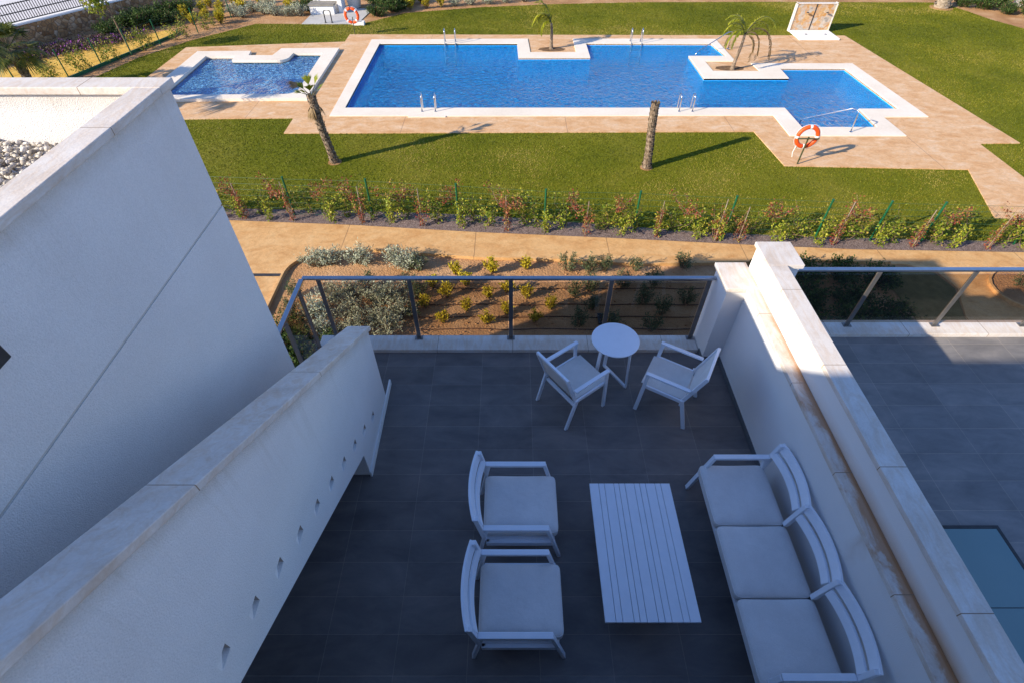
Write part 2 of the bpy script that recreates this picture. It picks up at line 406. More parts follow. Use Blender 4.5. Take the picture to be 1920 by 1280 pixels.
# cladding on the pool shower
m, nt, out = new_mat('slate_cladding'); co = coords(nt, scale=(1, 1, 1.3))
vo = N(nt, 'ShaderNodeTexVoronoi', Scale=6.5); nt.links.new(co, vo.inputs['Vector'])
c = ramp(nt, noise(nt, vo.outputs['Position'], 2.1, 3), [(.3, (.26, .23, .21)), (.43, (.47, .41, .35)), (.53, (.47, .24, .085)), (.62, (.52, .34, .17)), (.75, (.55, .50, .45))])
c = mixc(nt, 1.0, c, ramp(nt, noise(nt, co, 9, 6), [(.3, (.75,)*3), (.7, (1.12,)*3)]), 'MULTIPLY')
vd = N(nt, 'ShaderNodeTexVoronoi', Scale=6.5, feature='DISTANCE_TO_EDGE'); nt.links.new(co, vd.inputs['Vector'])
c = mixc(nt, maths(nt, 'LESS_THAN', vd.outputs['Distance'], .018), c, (.40, .36, .31))
principled(nt, out, c, .8, bump(nt, noise(nt, co, 20, 5), .4, .02), spec=.2)
m, nt, out = new_mat('rubble_stone'); co = coords(nt)
vo = N(nt, 'ShaderNodeTexVoronoi', Scale=5.2); nt.links.new(co, vo.inputs['Vector'])
c = ramp(nt, noise(nt, vo.outputs['Color'], 2.2, 2), [(.3, (.24, .115, .05)), (.5, (.48, .26, .12)), (.7, (.58, .40, .27))])
vd = N(nt, 'ShaderNodeTexVoronoi', Scale=5.2, feature='DISTANCE_TO_EDGE'); nt.links.new(co, vd.inputs['Vector'])
c = mixc(nt, ramp(nt, vd.outputs['Distance'], [(.0, (.8,)*3), (.09, (0, 0, 0))]), c, (.13, .085, .06))
principled(nt, out, c, .9, bump(nt, vd.outputs['Distance'], 1, .08), spec=.15)

# lawn: soil-level turf and blades share their large patches
LAWN = [(.1, (.068, .086, .004)), (.40, (.130, .146, .006)), (.66, (.215, .198, .014)), (.92, (.36, .28, .075))]
m, nt, out = new_mat('turf'); co = coords(nt)
f = maths(nt, 'ADD', maths(nt, 'MULTIPLY', noise(nt, co, .35, 4, .6), .75), maths(nt, 'MULTIPLY', noise(nt, co, 11, 6, .7), .25))
c = ramp(nt, f, [(.3, (.09, .11, .005)), (.5, (.14, .15, .008)), (.7, (.21, .19, .025))])
principled(nt, out, c, .95, bump(nt, noise(nt, co, 45, 4), 1, .03), spec=.1)
leafmat('grass_blade', LAWN, .6, .25, big=2.6)
leafmat('leaf_green', [(0, (.05, .08, .008)), (.45, (.13, .19, .014)), (.8, (.30, .31, .03)), (1, (.38, .26, .05))])
leafmat('leaf_lime', [(0, (.07, .12, .008)), (.5, (.20, .26, .02)), (1, (.46, .42, .045))])
leafmat('leaf_red', [(0, (.085, .016, .014)), (.45, (.26, .045, .035)), (.65, (.36, .13, .05)), (.8, (.36, .28, .06)), (1, (.26, .26, .04))])
leafmat('leaf_yellow', [(0, (.16, .15, .010)), (.5, (.44, .35, .018)), (1, (.68, .54, .04))])
leafmat('leaf_silver', [(0, (.15, .18, .11)), (.5, (.33, .36, .25)), (1, (.54, .56, .43))], .75, .15)
leafmat('leaf_olive', [(0, (.028, .045, .018)), (.5, (.07, .10, .04)), (1, (.17, .20, .10))])
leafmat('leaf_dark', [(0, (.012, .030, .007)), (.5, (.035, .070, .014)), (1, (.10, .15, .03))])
leafmat('palm_frond', [(0, (.045, .075, .008)), (.5, (.15, .19, .012)), (1, (.42, .40, .03))])
leafmat('palm_dark', [(0, (.012, .026, .006)), (.5, (.045, .07, .012)), (1, (.19, .18, .03))])
leafmat('palm_dry', [(0, (.09, .055, .02)), (.5, (.26, .17, .075)), (1, (.48, .36, .19))])
leafmat('flower_purple', [(0, (.05, .055, .02)), (.5, (.13, .08, .07)), (.75, (.26, .06, .30)), (1, (.42, .10, .50))])

# ------------------------------------------------------------------ ground, pools, paths
POOL = [(-6.3,20.22),(-6.3,27.75),(.3,27.75),(.34,25.77),(3.6,25.8),(3.6,27.78),(9.62,27.74),(9.84,26.01),(8.11,26.01),(8.12,23.26),(11.68,23.26),(11.72,24.42),(14.55,24.4),(14.68,20.13),(13.18,20.13),(13.1,18.53),(10.4,18.53),(10.4,20.22)]
POOLC = [(-6.72,19.5),(-6.8,28.38),(.82,28.5),(.9,26.52),(3.02,26.52),(3.02,28.5),(10.0,28.46),(10.05,25.32),(8.68,25.32),(8.72,24.12),(10.74,24.08),(10.66,25.05),(15.15,25.04),(15.42,19.42),(13.74,19.4),(13.78,17.84),(9.72,17.84),(9.74,19.54),(-2.4,19.48),(-2.42,19.40),(-3.8,19.40),(-3.82,19.5)]
def corner(cx, cy, r, a0, a1, n=6): return [(cx + r*math.cos(a0 + (a1-a0)*k/n), cy + r*math.sin(a0 + (a1-a0)*k/n)) for k in range(n+1)]
KID = [(-13.75,21.25),(-13.8,25.74)] + [(-12.5,25.76)] + [(-12.42,25.2)] + [(-10.4,25.2)] + corner(-10.4, 25.62, .42, -PI/2, 0) + [(-9.95,26.14)] + [(-8.62,26.14),(-8.5,21.8)] + corner(-8.95, 21.8, .45, 0, -PI/2)
KIDC = [(-14.4,20.82),(-14.45,26.4),(-12.0,26.46),(-11.9,25.86),(-10.82,25.86),(-10.7,26.82),(-8.02,26.88),(-7.94,20.95)]
DECK = [(-15.4,19.2),(-15.4,27.3),(-8.06,28.14),(-8.06,29.28),(16.62,29.08),(17.42,17.34),(16.0,17.3),(15.95,15.0),(14.65,12.6),(13.6,12.75),(14.53,15.5),(8.78,15.74),(8.6,18.24),(-8.0,18.1),(-8.02,19.38)]
LAWNP = [(-30,13.9),(-8.2,13.1),(-4.5,12.98),(2.1,12.35),(7.8,11.75),(13.5,11.5),(34,10.9),(34,24),(26.4,30.3),(25.75,31.85),(25.3,33.9),(24.9,35.3),(15,35.45),(7.5,35.35),(2.5,34.95),(-1.76,34.3),(-5.83,33.15),(-7.33,31.65),(-8.0,31.1),(-8.5,31.12),(-10.9,31.12),(-13.4,31.15),(-15.6,28.5),(-17.0,26.0),(-17.75,23.2),(-19.5,20),(-30,18)]
sheet('ground', [(-160,-60),(160,-60),(160,170),(-160,170)], [POOL, KID], G, 'soil')
sheet('lawn', LAWNP, [POOL, KID], G + .006, 'turf')
sheet('pool_deck', DECK, [POOL, KID], G + .035, 'deck_concrete', drop=.06)
# path between hedge strip and planters, with its branch beside the white house
PATHP = [(-30,13.35),(-8.0,12.62),(-4.4,12.38),(-1,12.04),(2.6,11.77),(6.5,11.43),(9,11.25),(13.4,11.12),(30,10.7),(30,5.5),(10.4,5.5),(10.35,8.7),(10.75,9.7),(10.6,10.35),(10.0,10.62),(7.4,10.75),(5.0,10.62),(3.2,10.58),(1.1,10.78),(-.9,10.86),(-3.6,11.2),(-4.7,11.13),(-5.33,10.92),(-5.56,10.55),(-5.62,9.9),(-5.6,4.2),(-30,4.2)]
sheet('path', PATHP, [], G + .03, 'path_concrete', drop=.05)
GRAV = [(-30,14.0),(-30,13.38),(-8.0,12.65),(-4.4,12.41),(-1,12.07),(2.6,11.80),(6.5,11.46),(9,11.28),(13.4,11.15),(34,10.7),(34,11.1),(13.3,11.62),(7.74,11.86),(4.95,12.1),(2.1,12.48),(-.87,12.9),(-4.5,13.12),(-8.24,13.26)]
sheet('gravel_strip', GRAV, [], G + .014, 'mauve_gravel')
sheet('yellow_gravel_bed', [(-30,18.3),(-19.6,20.2),(-18.4,23.8),(-17.6,26.5),(-16.9,28.6),(-16.75,29.3),(-17.0,29.9),(-17.6,30.0),(-19.3,28.5),(-21.5,25.4),(-23.4,22.5),(-30,19.5)], [], G + .012, 'yellow_gravel')
sheet('concrete_pad', [(-10.97,31.06),(-8.05,31.06),(-7.74,34.0),(-10.9,34.0)], [], G + .03, 'concrete', drop=.04)
sheet('street', [(-160,60),(-60,20),(-24.9,25.3),(-19.1,35.5),(-18,60),(-40,150),(-160,150)], [], G + .62, 'pale_paving', drop=.65)
o = sheet('drain_channel', [(-7.6,10.13),(-5.66,10.13),(-5.66,10.24),(-7.6,10.24)], [], G + .037, 'dark_metal', kind=None); tag(o, 'narrow dark drain channel crossing the ochre path beside the planter', 'drain')

def ring(name, outer, inner, z0, z1, mat, parent):
    o = sheet(name, outer, [inner], z1, mat, kind=None, drop=z1 - z0)
    o.parent = parent
    b = o.modifiers.new('bevel', 'BEVEL'); b.width = .02; b.segments = 2; b.limit_method = 'ANGLE'; b.angle_limit = 1.0
    return o
def pool(name, label, P, C, top, depth, mat):
    t = thing(name, label, 'swimming pool', (0, 0, 0))
    ring('coping', C, P, G - .02, G + top, 'pool_coping', t)
    mb = MB(); n = len(P); ar = area(P)
    for i in range(n):
        a, b = P[i], P[(i+1) % n]
        q = [(a[0],a[1],G-.022),(b[0],b[1],G-.022),(b[0],b[1],G-depth),(a[0],a[1],G-depth)]
        mb.face(q if ar < 0 else q[::-1])
    tri = tessellate_polygon([[Vector((x, y, 0)) for x, y in P]])
    for tr in tri: mb.face([(P[i][0], P[i][1], G - depth) for i in tr])
    mb.build('basin', mat, t)
    return t
pool('swimming_pool', 'large stepped swimming pool with blue mosaic lining and cream coping', POOL, POOLC, .065, 1.0, 'pool_mosaic')
pool('paddling_pool', 'small shallow paddling pool beside the large one, raised cream coping', KID, KIDC, .14, .42, 'kid_mosaic')
sheet('water', POOL, [], G - .05, 'pool_water'); sheet('water.001', KID, [], G + .01, 'kid_water')

# lawn blades: nobody could count them
def vin(p, x, y):
    c = np.zeros(len(x), bool); j = len(p) - 1
    for i in range(len(p)):
        (xi, yi), (xj, yj) = p[i], p[j]
        if yi != yj: c ^= ((yi > y) != (yj > y)) & (x < (xj - xi) * (y - yi) / (yj - yi) + xi)
        j = i
    return c
def blades():
    rng = np.random.default_rng(3)
    out = []
    while sum(map(len, out)) < 300000:
        y = 11 + (35.5 - 11) * rng.random(40000) ** 1.35; x = -20 + 48 * rng.random(40000)
        keep = (np.abs(x + .6) < y * 1.12 + 2) & vin(LAWNP, x, y) & ~vin(DECK, x, y) & ~vin(GRAV, x, y)
        out.append(np.stack([x[keep], y[keep]], 1))
    p = np.concatenate(out); n = len(p)
    an = rng.random(n) * 2 * PI; h = .014 + .022 * rng.random(n); w = .012 + .0009 * p[:, 1]
    lean = rng.normal(0, .022, (n, 2))
    d = np.stack([np.cos(an), np.sin(an)], 1) * (w / 2)[:, None]
    v = np.zeros((n, 3, 3)); v[:, 0, :2] = p - d; v[:, 1, :2] = p + d; v[:, 2, :2] = p + lean
    v[:, :2, 2] = G + .004; v[:, 2, 2] = G + .006 + h
    me = bpy.data.meshes.new('grass'); me.vertices.add(3*n); me.loops.add(3*n); me.polygons.add(n)
    me.vertices.foreach_set('co', v.reshape(-1)); me.loops.foreach_set('vertex_index', np.arange(3*n))
    me.polygons.foreach_set('loop_start', np.arange(0, 3*n, 3))
    at = me.attributes.new('v', 'FLOAT', 'FACE'); at.data.foreach_set('value', np.clip(rng.normal(.5, .12, n), 0, 1))
    me.update(calc_edges=True); me.validate()
    o = bpy.data.objects.new('grass', me); COL.objects.link(o); me.materials.append(M['grass_blade']); o['kind'] = 'stuff'
    tag(o, 'short mown grass of the lawn round the pools', 'grass')
blades()

# ------------------------------------------------------------------ the white house (neighbour) with pebble roof
XL = -2.365; YF = 3.79; ZC = 3.62; XT = -2.49
house = thing('white_house', 'tall white rendered house with stone-capped flat roof', 'house', (0, 0, 0))
mb = MB(); mb.box(-8.7, XL, -9, YF, G - .1, 2.633); mb.box(-8.7, XL, -9, YF, 2.651, 3.20)
# parapet ring above the roof slab
for b in ((-8.7, XL, YF - .13, YF), (-8.7, -8.57, -9, YF - .13), (XL - .13, XL, -9, YF - .13)): mb.box(b[0], b[1], b[2], b[3], 3.20, ZC - .05)
mb.build('wall', 'stucco_house', house)
mb = MB(); mb.box(-8.69, XL - .008, -8.99, YF - .008, 2.633, 2.651); mb.build('shadow_gap', 'groove', house)
mb = MB()
mb.box(-8.73, XL + .03, YF - .155, YF + .03, ZC - .05, ZC); mb.box(-8.73, -8.54, -9, YF - .157, ZC - .05, ZC)
mb.build('roof_coping', 'coping_x', house, bevel=.006)
mb = MB(); mb.box(XL - .155, XL + .03, -9, YF - .157, ZC - .05, ZC); mb.build('roof_coping', 'coping_y', house, bevel=.006)
mb = MB(); mb.box(-8.0, -2.5, -6, -1.2, 3.18, 5.58); mb.build('stair_tower', 'stucco', house)
# wall lamp whose corner shows at the picture edge
t = thing('wall_lamp', 'small dark wall lamp on the tall white house wall', 'lamp', (XL, 1.56, 3.23))
mb = MB(); mb.box(0, .015, -.05, .05, -.06, .06); mb.build('bracket', 'dark_metal', t)
mb = MB(); mb.box(.0155, .085, -.06, .06, -.05, .05); mb.build('lamp_housing', 'dark_metal', t, bevel=.006)
mb = MB(); mb.box(.025, .075, -.05, .05, -.056, -.0505); mb.build('diffuser', 'plain_white', t)
# roof pebbles
def pebbles():
    base = []
    ico = bpy.data.meshes.new('t'); import bmesh
    bm = bmesh.new(); bmesh.ops.create_icosphere(bm, subdivisions=1, radius=1); bm.to_mesh(ico); bm.free()
    bv = np.array([v.co[:] for v in ico.vertices]); bf = [tuple(p.vertices) for p in ico.polygons]; bpy.data.meshes.remove(ico)
    rng = np.random.default_rng(11); mb = MB()
    for k in range(6000):
        x = rng.uniform(-4.4, XL - .15); y = rng.uniform(1.6, YF - .15)
        s = rng.uniform(.012, .023); sc = s * np.array([rng.uniform(.9, 1.5), rng.uniform(.8, 1.2), rng.uniform(.55, .9)])
        d = bv * (1 + .16 * np.sin(bv[:, [1, 2, 0]] * rng.uniform(2, 4, 3) + rng.uniform(0, 6, 3)))
        a = rng.uniform(0, PI); ca, sa = math.cos(a), math.sin(a)
        q = d * sc; q = np.stack([q[:, 0]*ca - q[:, 1]*sa, q[:, 0]*sa + q[:, 1]*ca, q[:, 2]], 1) + (x, y, 3.21 + rng.uniform(.0, .05))
        i = len(mb.v); mb.v += [tuple(p) for p in q]; mb.f += [tuple(i + j for j in f) for f in bf]; mb.a += [float(np.clip(rng.normal(.5, .25), 0, 1))] * len(bf)
    o = mb.build('roof_pebbles', 'pebble_stone', smooth=True); o['kind'] = 'stuff'
    tag(o, 'loose grey and cream pebbles covering the flat roof', 'pebbles')
leafmat('pebble_stone', [(0, (.20, .175, .15)), (.5, (.46, .41, .35)), (1, (.72, .67, .61))], .85, 0.0)
pebbles()

# ------------------------------------------------------------------ own building: terrace, facade, roof
own = thing('apartment_building', 'white apartment block carrying the shaded terrace', 'building', (0, 0, 0))
mb = MB(); mb.box(XL + .02, 2.66, -8, 4.78, G - .1, -.12); mb.box(XT + .02, XL + .018, YF + .03, 4.78, G - .1, -.12)
mb.box(-1.44, 2.60, -8, .28, .02, 3.2); mb.box(-1.40, 2.58, -.5, -.3, 3.2, 4.2); mb.box(-2.494, 1.5, -6, -1.2, 3.2, 5.58)
mb.build('wall', 'stucco', own)
mb = MB(); mb.box(-1.44, 2.62, -.53, -.27, 4.2, 4.25); mb.build('roof_coping', 'coping_x', own, bevel=.005)
mb = MB(); mb.box(XT + .01, 2.40, 4.60, 4.86, -.11, .05); mb.box(XT + .01, XT + .25, YF + .02, 4.598, -.11, .05)
mb.build('terrace_coping', 'coping_x', own, bevel=.006)
dr = MB().box(-.9, 1.9, .282, .30, .06, 2.3).build('sliding_door', 'door_glass', own)
mb = MB()
for x in (-.93, .47, 1.87): mb.box(x, x + .06, .281, .325, .03, 2.36)
mb.box(-.93, 1.93, .281, .324, 2.30, 2.361); mb.box(-.93, 1.93, .281, .324, .022, .07); mb.build('frame', 'metal_white_skytint', dr)
o = MB().box(XT + .252, 2.64, .28, 4.598, -.118, 0).build('terrace_floor', 'floor_tile'); o['kind'] = 'structure'
# stair wall with wedge niches, the flight behind it
SL = .593
def ct(y): return 1.125 + SL * (3.87 - y)            # underside of the sloping coping
def lw(y): return .39 + .558 * (2.82 - y)
stw = thing('stair_wall', 'sloping white parapet wall of the outside stair with small wedge niches', 'wall', (0, 0, 0))
X0, X1 = -1.655, -1.475
prof = [(3.84, .004), (3.84, ct(3.84)), (-.6, ct(-.6)), (-.6, lw(-.6)), (2.84, lw(2.84)), (2.84, .004)]
prof = prof[::-1]
mb = MB(); mb.hexa([(X0, y, z) for y, z in prof], [(X1, y, z) for y, z in prof])
wall = mb.build('wall', 'stucco_stair', stw)
surf('niche_brown', [(.3, (.42, .34, .29)), (.7, (.50, .42, .36))], 8, 4, .9)  # browner tone, used only on the far face of each niche
cut = MB()
for k in range(12):
    y = 3.37 - .2895 * k; z = .335 + .1683 * k
    d = .048
    q = [(X1 - d, y), (X1 + .02, y - .155), (X1 + .02, y)]; cut.hexa([(a, b, z) for a, b in q], [(a, b, z + .078) for a, b in q])
cu = cut.build('cutter', 'stucco'); cu.data.materials.append(M['niche_brown'])
for pl in cu.data.polygons:
    if pl.normal.y > .9: pl.material_index = 1
bo = wall.modifiers.new('niches', 'BOOLEAN'); bo.operation = 'DIFFERENCE'; bo.object = cu; bo.solver = 'EXACT'; bo.material_mode = 'TRANSFER'
dg = bpy.context.evaluated_depsgraph_get(); me = bpy.data.meshes.new_from_object(wall.evaluated_get(dg))
wall.modifiers.clear(); wall.data = me; bpy.data.objects.remove(cu)
mb = MB(); y0, y1 = 3.865, -.6
A = [(X0 - .025, y0, ct(y0) + .002), (X1 + .025, y0, ct(y0) + .002), (X1 + .025, y1, ct(y1) + .002), (X0 - .025, y1, ct(y1) + .002)]
mb.hexa(A, [(x, y, z + .055) for x, y, z in A]); mb.build('sloping_coping', 'coping_wash', stw, bevel=.005)
mb = MB(); mb.box(X1 + .001, X1 + .02, 2.82, 4.08, .002, .085); mb.build('skirting', 'plain_white', stw)
mb = MB()
for k in range(18):
    y = 3.9 - .29 * k
    mb.box(XL + .02, X0 - .005, y - .30, y, max(.003, .1685 * (k + 1) - .33), .1685 * (k + 1))
tag(mb.build('staircase', 'coping_plain'), 'outside stair flight climbing between the white house and the stair wall', 'staircase')

# dividing wall: low inner ledge and higher outer wall
dv = thing('dividing_wall', 'stepped white wall between the two terraces with rust-stained stone ledge', 'wall', (0, 0, 0))
mb = MB(); mb.box(2.63, 2.738, -4, 4.46, .002, 1.15); mb.box(2.41, 2.738, 4.46, 4.88, -.3, 1.15); mb.build('low_wall', 'stucco_run', dv)
mb = MB(); mb.box(2.74, 2.89, -4, 4.44, -.4, 1.49); mb.box(2.74, 3.07, 4.44, 4.81, -.4, 1.49); mb.build('high_wall', 'stucco_rust', dv)
mb = MB(); mb.box(2.60, 2.7385, -4, 4.43, 1.15, 1.20); mb.box(2.38, 2.7385, 4.43, 4.91, 1.15, 1.2005); mb.build('low_coping', 'coping_low', dv, bevel=.004)
mb = MB(); mb.box(2.715, 2.915, -4, 4.415, 1.49, 1.54); mb.box(2.715, 3.10, 4.415, 4.84, 1.49, 1.5405); mb.build('high_coping', 'coping_y', dv, bevel=.004)
mb = MB(); mb.box(2.618, 2.629, .3, 4.448, .003, .08); mb.box(2.398, 2.409, 4.448, 4.60, .003, .08); mb.box(2.398, 2.63, 4.448, 4.459, .003, .079); mb.build('skirting', 'skirting', dv)

# neighbour terrace on the other side
nb = thing('neighbour_building', 'white block below the sunlit grey terrace beyond the dividing wall', 'building', (0, 0, 0))
mb = MB(); mb.box(2.68, 10.3, -8, 4.70, G - .1, RT - .12); mb.build('wall', 'stucco', nb)
mb = MB(); mb.box(2.90, 10.3, 4.52, 4.77, RT - .11, RT + .05); mb.build('terrace_coping', 'coping_x', nb, bevel=.006)
o = MB().box(2.892, 10.3, -4, 4.52, RT - .118, RT).build('terrace_floor', 'floor_tile_grey'); o['kind'] = 'structure'
sk = thing('glass_floor_light', 'teal frosted glass floor light set in the grey tiles', 'skylight', (0, 0, RT))
mb = MB()
for b in ((3.10, 4.42, 2.085, 2.115), (3.10, 4.42, .985, 1.015), (3.10, 3.13, 1.015, 2.085), (4.39, 4.42, 1.015, 2.085)): mb.box(b[0], b[1], b[2], b[3], .003, .014)
mb.build('frame', 'dark_metal', sk)
MB().box(3.132, 4.388, 1.42, 2.083, .003, .012).build('pane', 'floor_glass', sk); MB().box(3.132, 4.388, 1.017, 1.412, .003, .012).build('pane', 'floor_glass', sk)

# railings
def railing(name, label, runs, z0, ztop, posts, panes, gl, parent_loc=(0, 0, 0)):
    t = thing(name, label, 'railing', parent_loc)
    for p, q in runs: MB().bar(p, q, .055, .028).build('handrail', 'rail_metal', t, bevel=.004)
    for x, y in posts:
        po = MB().box(x - .025, x + .025, y - .009, y + .009, z0 + .008, ztop - .014).build('post', 'post_metal', t)
        MB().box(x - .05, x + .05, y - .035, y + .035, z0 + .001, z0 + .008).build('base_plate', 'post_metal', po)
    for b in panes: MB().box(*b).build('glass_pane', gl, t)
    return t
y = 4.81; Xs = -2.45
posts = [(-2.27, y), (-1.20, y), (0.0, y), (1.19, y), (2.34, y), (Xs, 4.62), (Xs, 4.10)]
panes = [(a + .035, b - .035, y - .005, y + .005, .10, .98) for a, b in ((-2.27, -1.2), (-1.2, 0), (0, 1.19), (1.19, 2.34))] + [(Xs - .005, Xs + .005, 4.135, 4.585, .10, .98), ]
railing('glass_railing', 'clear glass railing with slim grey handrail along the shaded terrace edge',
        [((Xs, y, 1.045), (2.405, y, 1.045)), ((Xs, y - .0275, 1.0455), (Xs, YF + .03, 1.0455))], .05, 1.04, posts, panes, 'rail_glass')
y = 4.68
railing('glass_railing', 'dark tinted glass railing on the neighbouring grey-tiled terrace',
        [((3.02, y, 1.275), (10.2, y, 1.275))], RT + .05, 1.27, [(4.17, y), (5.26, y), (6.35, y), (7.44, y), (8.53, y), (9.62, y)],
        [(a + .035, b - .035, y - .005, y + .005, RT + .1, 1.21) for a, b in ((3.05, 4.17), (4.17, 5.26), (5.26, 6.35), (6.35, 7.44), (7.44, 8.53), (8.53, 9.62))], 'tinted_glass')

# ------------------------------------------------------------------ terrace furniture
def bow(y0, y1, x, d, n=9, z=0): return [(x + d * (1 - (2*k/(n-1) - 1)**2), y0 + (y1 - y0) * k / (n-1), z) for k in range(n)]
def lounge(t, bays, W, arm_z, back_z, seat_mat='cushion', depth=.70):
    """lounge seat facing +X, back at x=0; bays of equal width along y, W = overall width"""
    bw = W / bays; fr = 'metal_white_skytint'
    for sgn, yy in ((-1, -W/2 + .025), (1, W/2 - .025)):
        a = MB(); a.bar((.03, yy, arm_z), (depth - .10, yy, arm_z), .05, .03); a.build('armrest', fr, t, bevel=.005)
        MB().bar((depth - .11, yy, arm_z - .014), (depth + .02, yy, 0), .045, .03, (1, 0, 0)).build('leg', fr, t, bevel=.004)
        MB().bar((.06, yy, arm_z - .014), (-.03, yy, 0), .045, .03, (1, 0, 0)).build('leg', fr, t, bevel=.004)
    f = MB(); f.bar((.05, -W/2 + .025, .27), (depth - .03, -W/2 + .025, .27), .03, .06); f.bar((.05, W/2 - .025, .27), (depth - .03, W/2 - .025, .27), .03, .06)
    f.bar((depth - .05, -W/2 + .02, .27), (depth - .05, W/2 - .02, .27), .03, .06); f.bar((.06, -W/2 + .02, .27), (.06, W/2 - .02, .27), .03, .06)
    f.box(.04, depth - .06, -W/2 + .04, W/2 - .04, .285, .31); f.build('seat_frame', fr, t)
    for b in range(bays):
        y0 = -W/2 + b * bw; y1 = y0 + bw
        # two flat slats, tilted back and bowed, with a slot between
        MB().sweep([(p[0] - .030, p[1], back_z - .036) for p in bow(y0 + .004, y1 - .004, 0, -.05, 13)], .022, .074, lean=.42).build('back_slat', fr, t, bevel=.003)
        MB().sweep([(p[0] + .012, p[1], back_z - .136) for p in bow(y0 + .03, y1 - .03, 0, -.045, 13)], .02, .066, lean=.42).build('back_slat', fr, t, bevel=.003)
        mb = MB(); mb.superq(((.03 + depth) / 2 - .005, (y0 + y1) / 2, .365), (depth - .025) / 2, bw / 2 - (.055 if bays == 1 else .004), .065, .45, .13, 56, 14, .015)
        cu_ = mb.build('seat_cushion', seat_mat, t, smooth=True)
        ca, cb = (depth - .025) / 2, bw / 2 - (.055 if bays == 1 else .004); pp = MB()
        for zz in (.398, .335):
            pp.tube([((.03 + depth) / 2 - .005 + (ca - .004) * math.copysign(abs(math.cos(q)) ** .13, math.cos(q)), (y0 + y1) / 2 + (cb - .004) * math.copysign(abs(math.sin(q)) ** .13, math.sin(q)), zz) for q in np.linspace(PI/4, PI/4 + 2*PI, 73)], .0045, 5)
        pp.build('piping', seat_mat, cu_, smooth=True)
    for b in range(bays + 1):
        yy = -W/2 + b * bw
        yy = min(max(yy, -W/2 + .02), W/2 - .02)
        MB().bar((-.028, yy, back_z - .006), (.035, yy, .42), .04, .045, (1, 0, 0)).build('back_upright', fr, t, bevel=.004)
for i, (cx, cy, lab) in enumerate(((-.27, 2.315, 'white cushioned lounge armchair standing nearer the round table'), (-.28, 1.475, 'white cushioned lounge armchair standing farther from the round table'))):
    if i == 0:
        arm = thing('lounge_armchair', lab, 'armchair', (cx, cy, 0), 0, 'lounge armchairs'); lounge(arm, 1, .68, .56, .76)
    else:
        c = copy_tree(arm); c.location = (cx, cy, 0); c['label'] = lab
sofa = thing('sofa', 'white three-seat sofa with pale cushions against the dividing wall', 'sofa', (2.50, 1.79, 0), PI)
lounge(sofa, 3, 1.86, .58, .78, depth=.66)
# coffee table
t = thing('coffee_table', 'low white slatted coffee table between armchairs and sofa', 'table', (.75, 1.30, 0))
fr = [0, .115, .185, .303, .366, .439, .556, .624, .695, .812, .883, 1.0]; W, D = .77, 1.22
top = MB()
for a, b in zip(fr[:-1], fr[1:]): top.box(a * W + .002, b * W - .002, 0, D, .378, .40)
top.build('tabletop', 'metal_white_skytint', t, bevel=.0015, seg=1)
for yy in (.22, D - .27): MB().box(.06, W - .06, yy, yy + .05, .345, .3775).build('crossbar', 'metal_white_skytint', t)
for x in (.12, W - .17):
    for yy in (.22, D - .27): MB().box(x, x + .05, yy, yy + .05, 0, .3445).build('leg', 'metal_white_skytint', t)
# round bistro table
t = thing('bistro_table', 'small round white bistro table between two sling chairs', 'table', (1.18, 4.13, 0))
MB().disc((0, 0), .27, .705, .72, 56).build('tabletop', 'metal_white_skytint', t, bevel=.004)
MB().disc((0, 0), .10, .690, .7045, 24).build('top_plate', 'metal_white_skytint', t)
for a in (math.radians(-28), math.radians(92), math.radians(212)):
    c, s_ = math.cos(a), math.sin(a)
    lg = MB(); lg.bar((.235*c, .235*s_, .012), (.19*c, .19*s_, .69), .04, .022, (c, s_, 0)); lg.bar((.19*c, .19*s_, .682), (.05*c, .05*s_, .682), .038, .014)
    lg.bar((.23*c, .23*s_, .016), (.0, .0, .19), .036, .024); lg.build('leg', 'metal_white_skytint', t, bevel=.003)
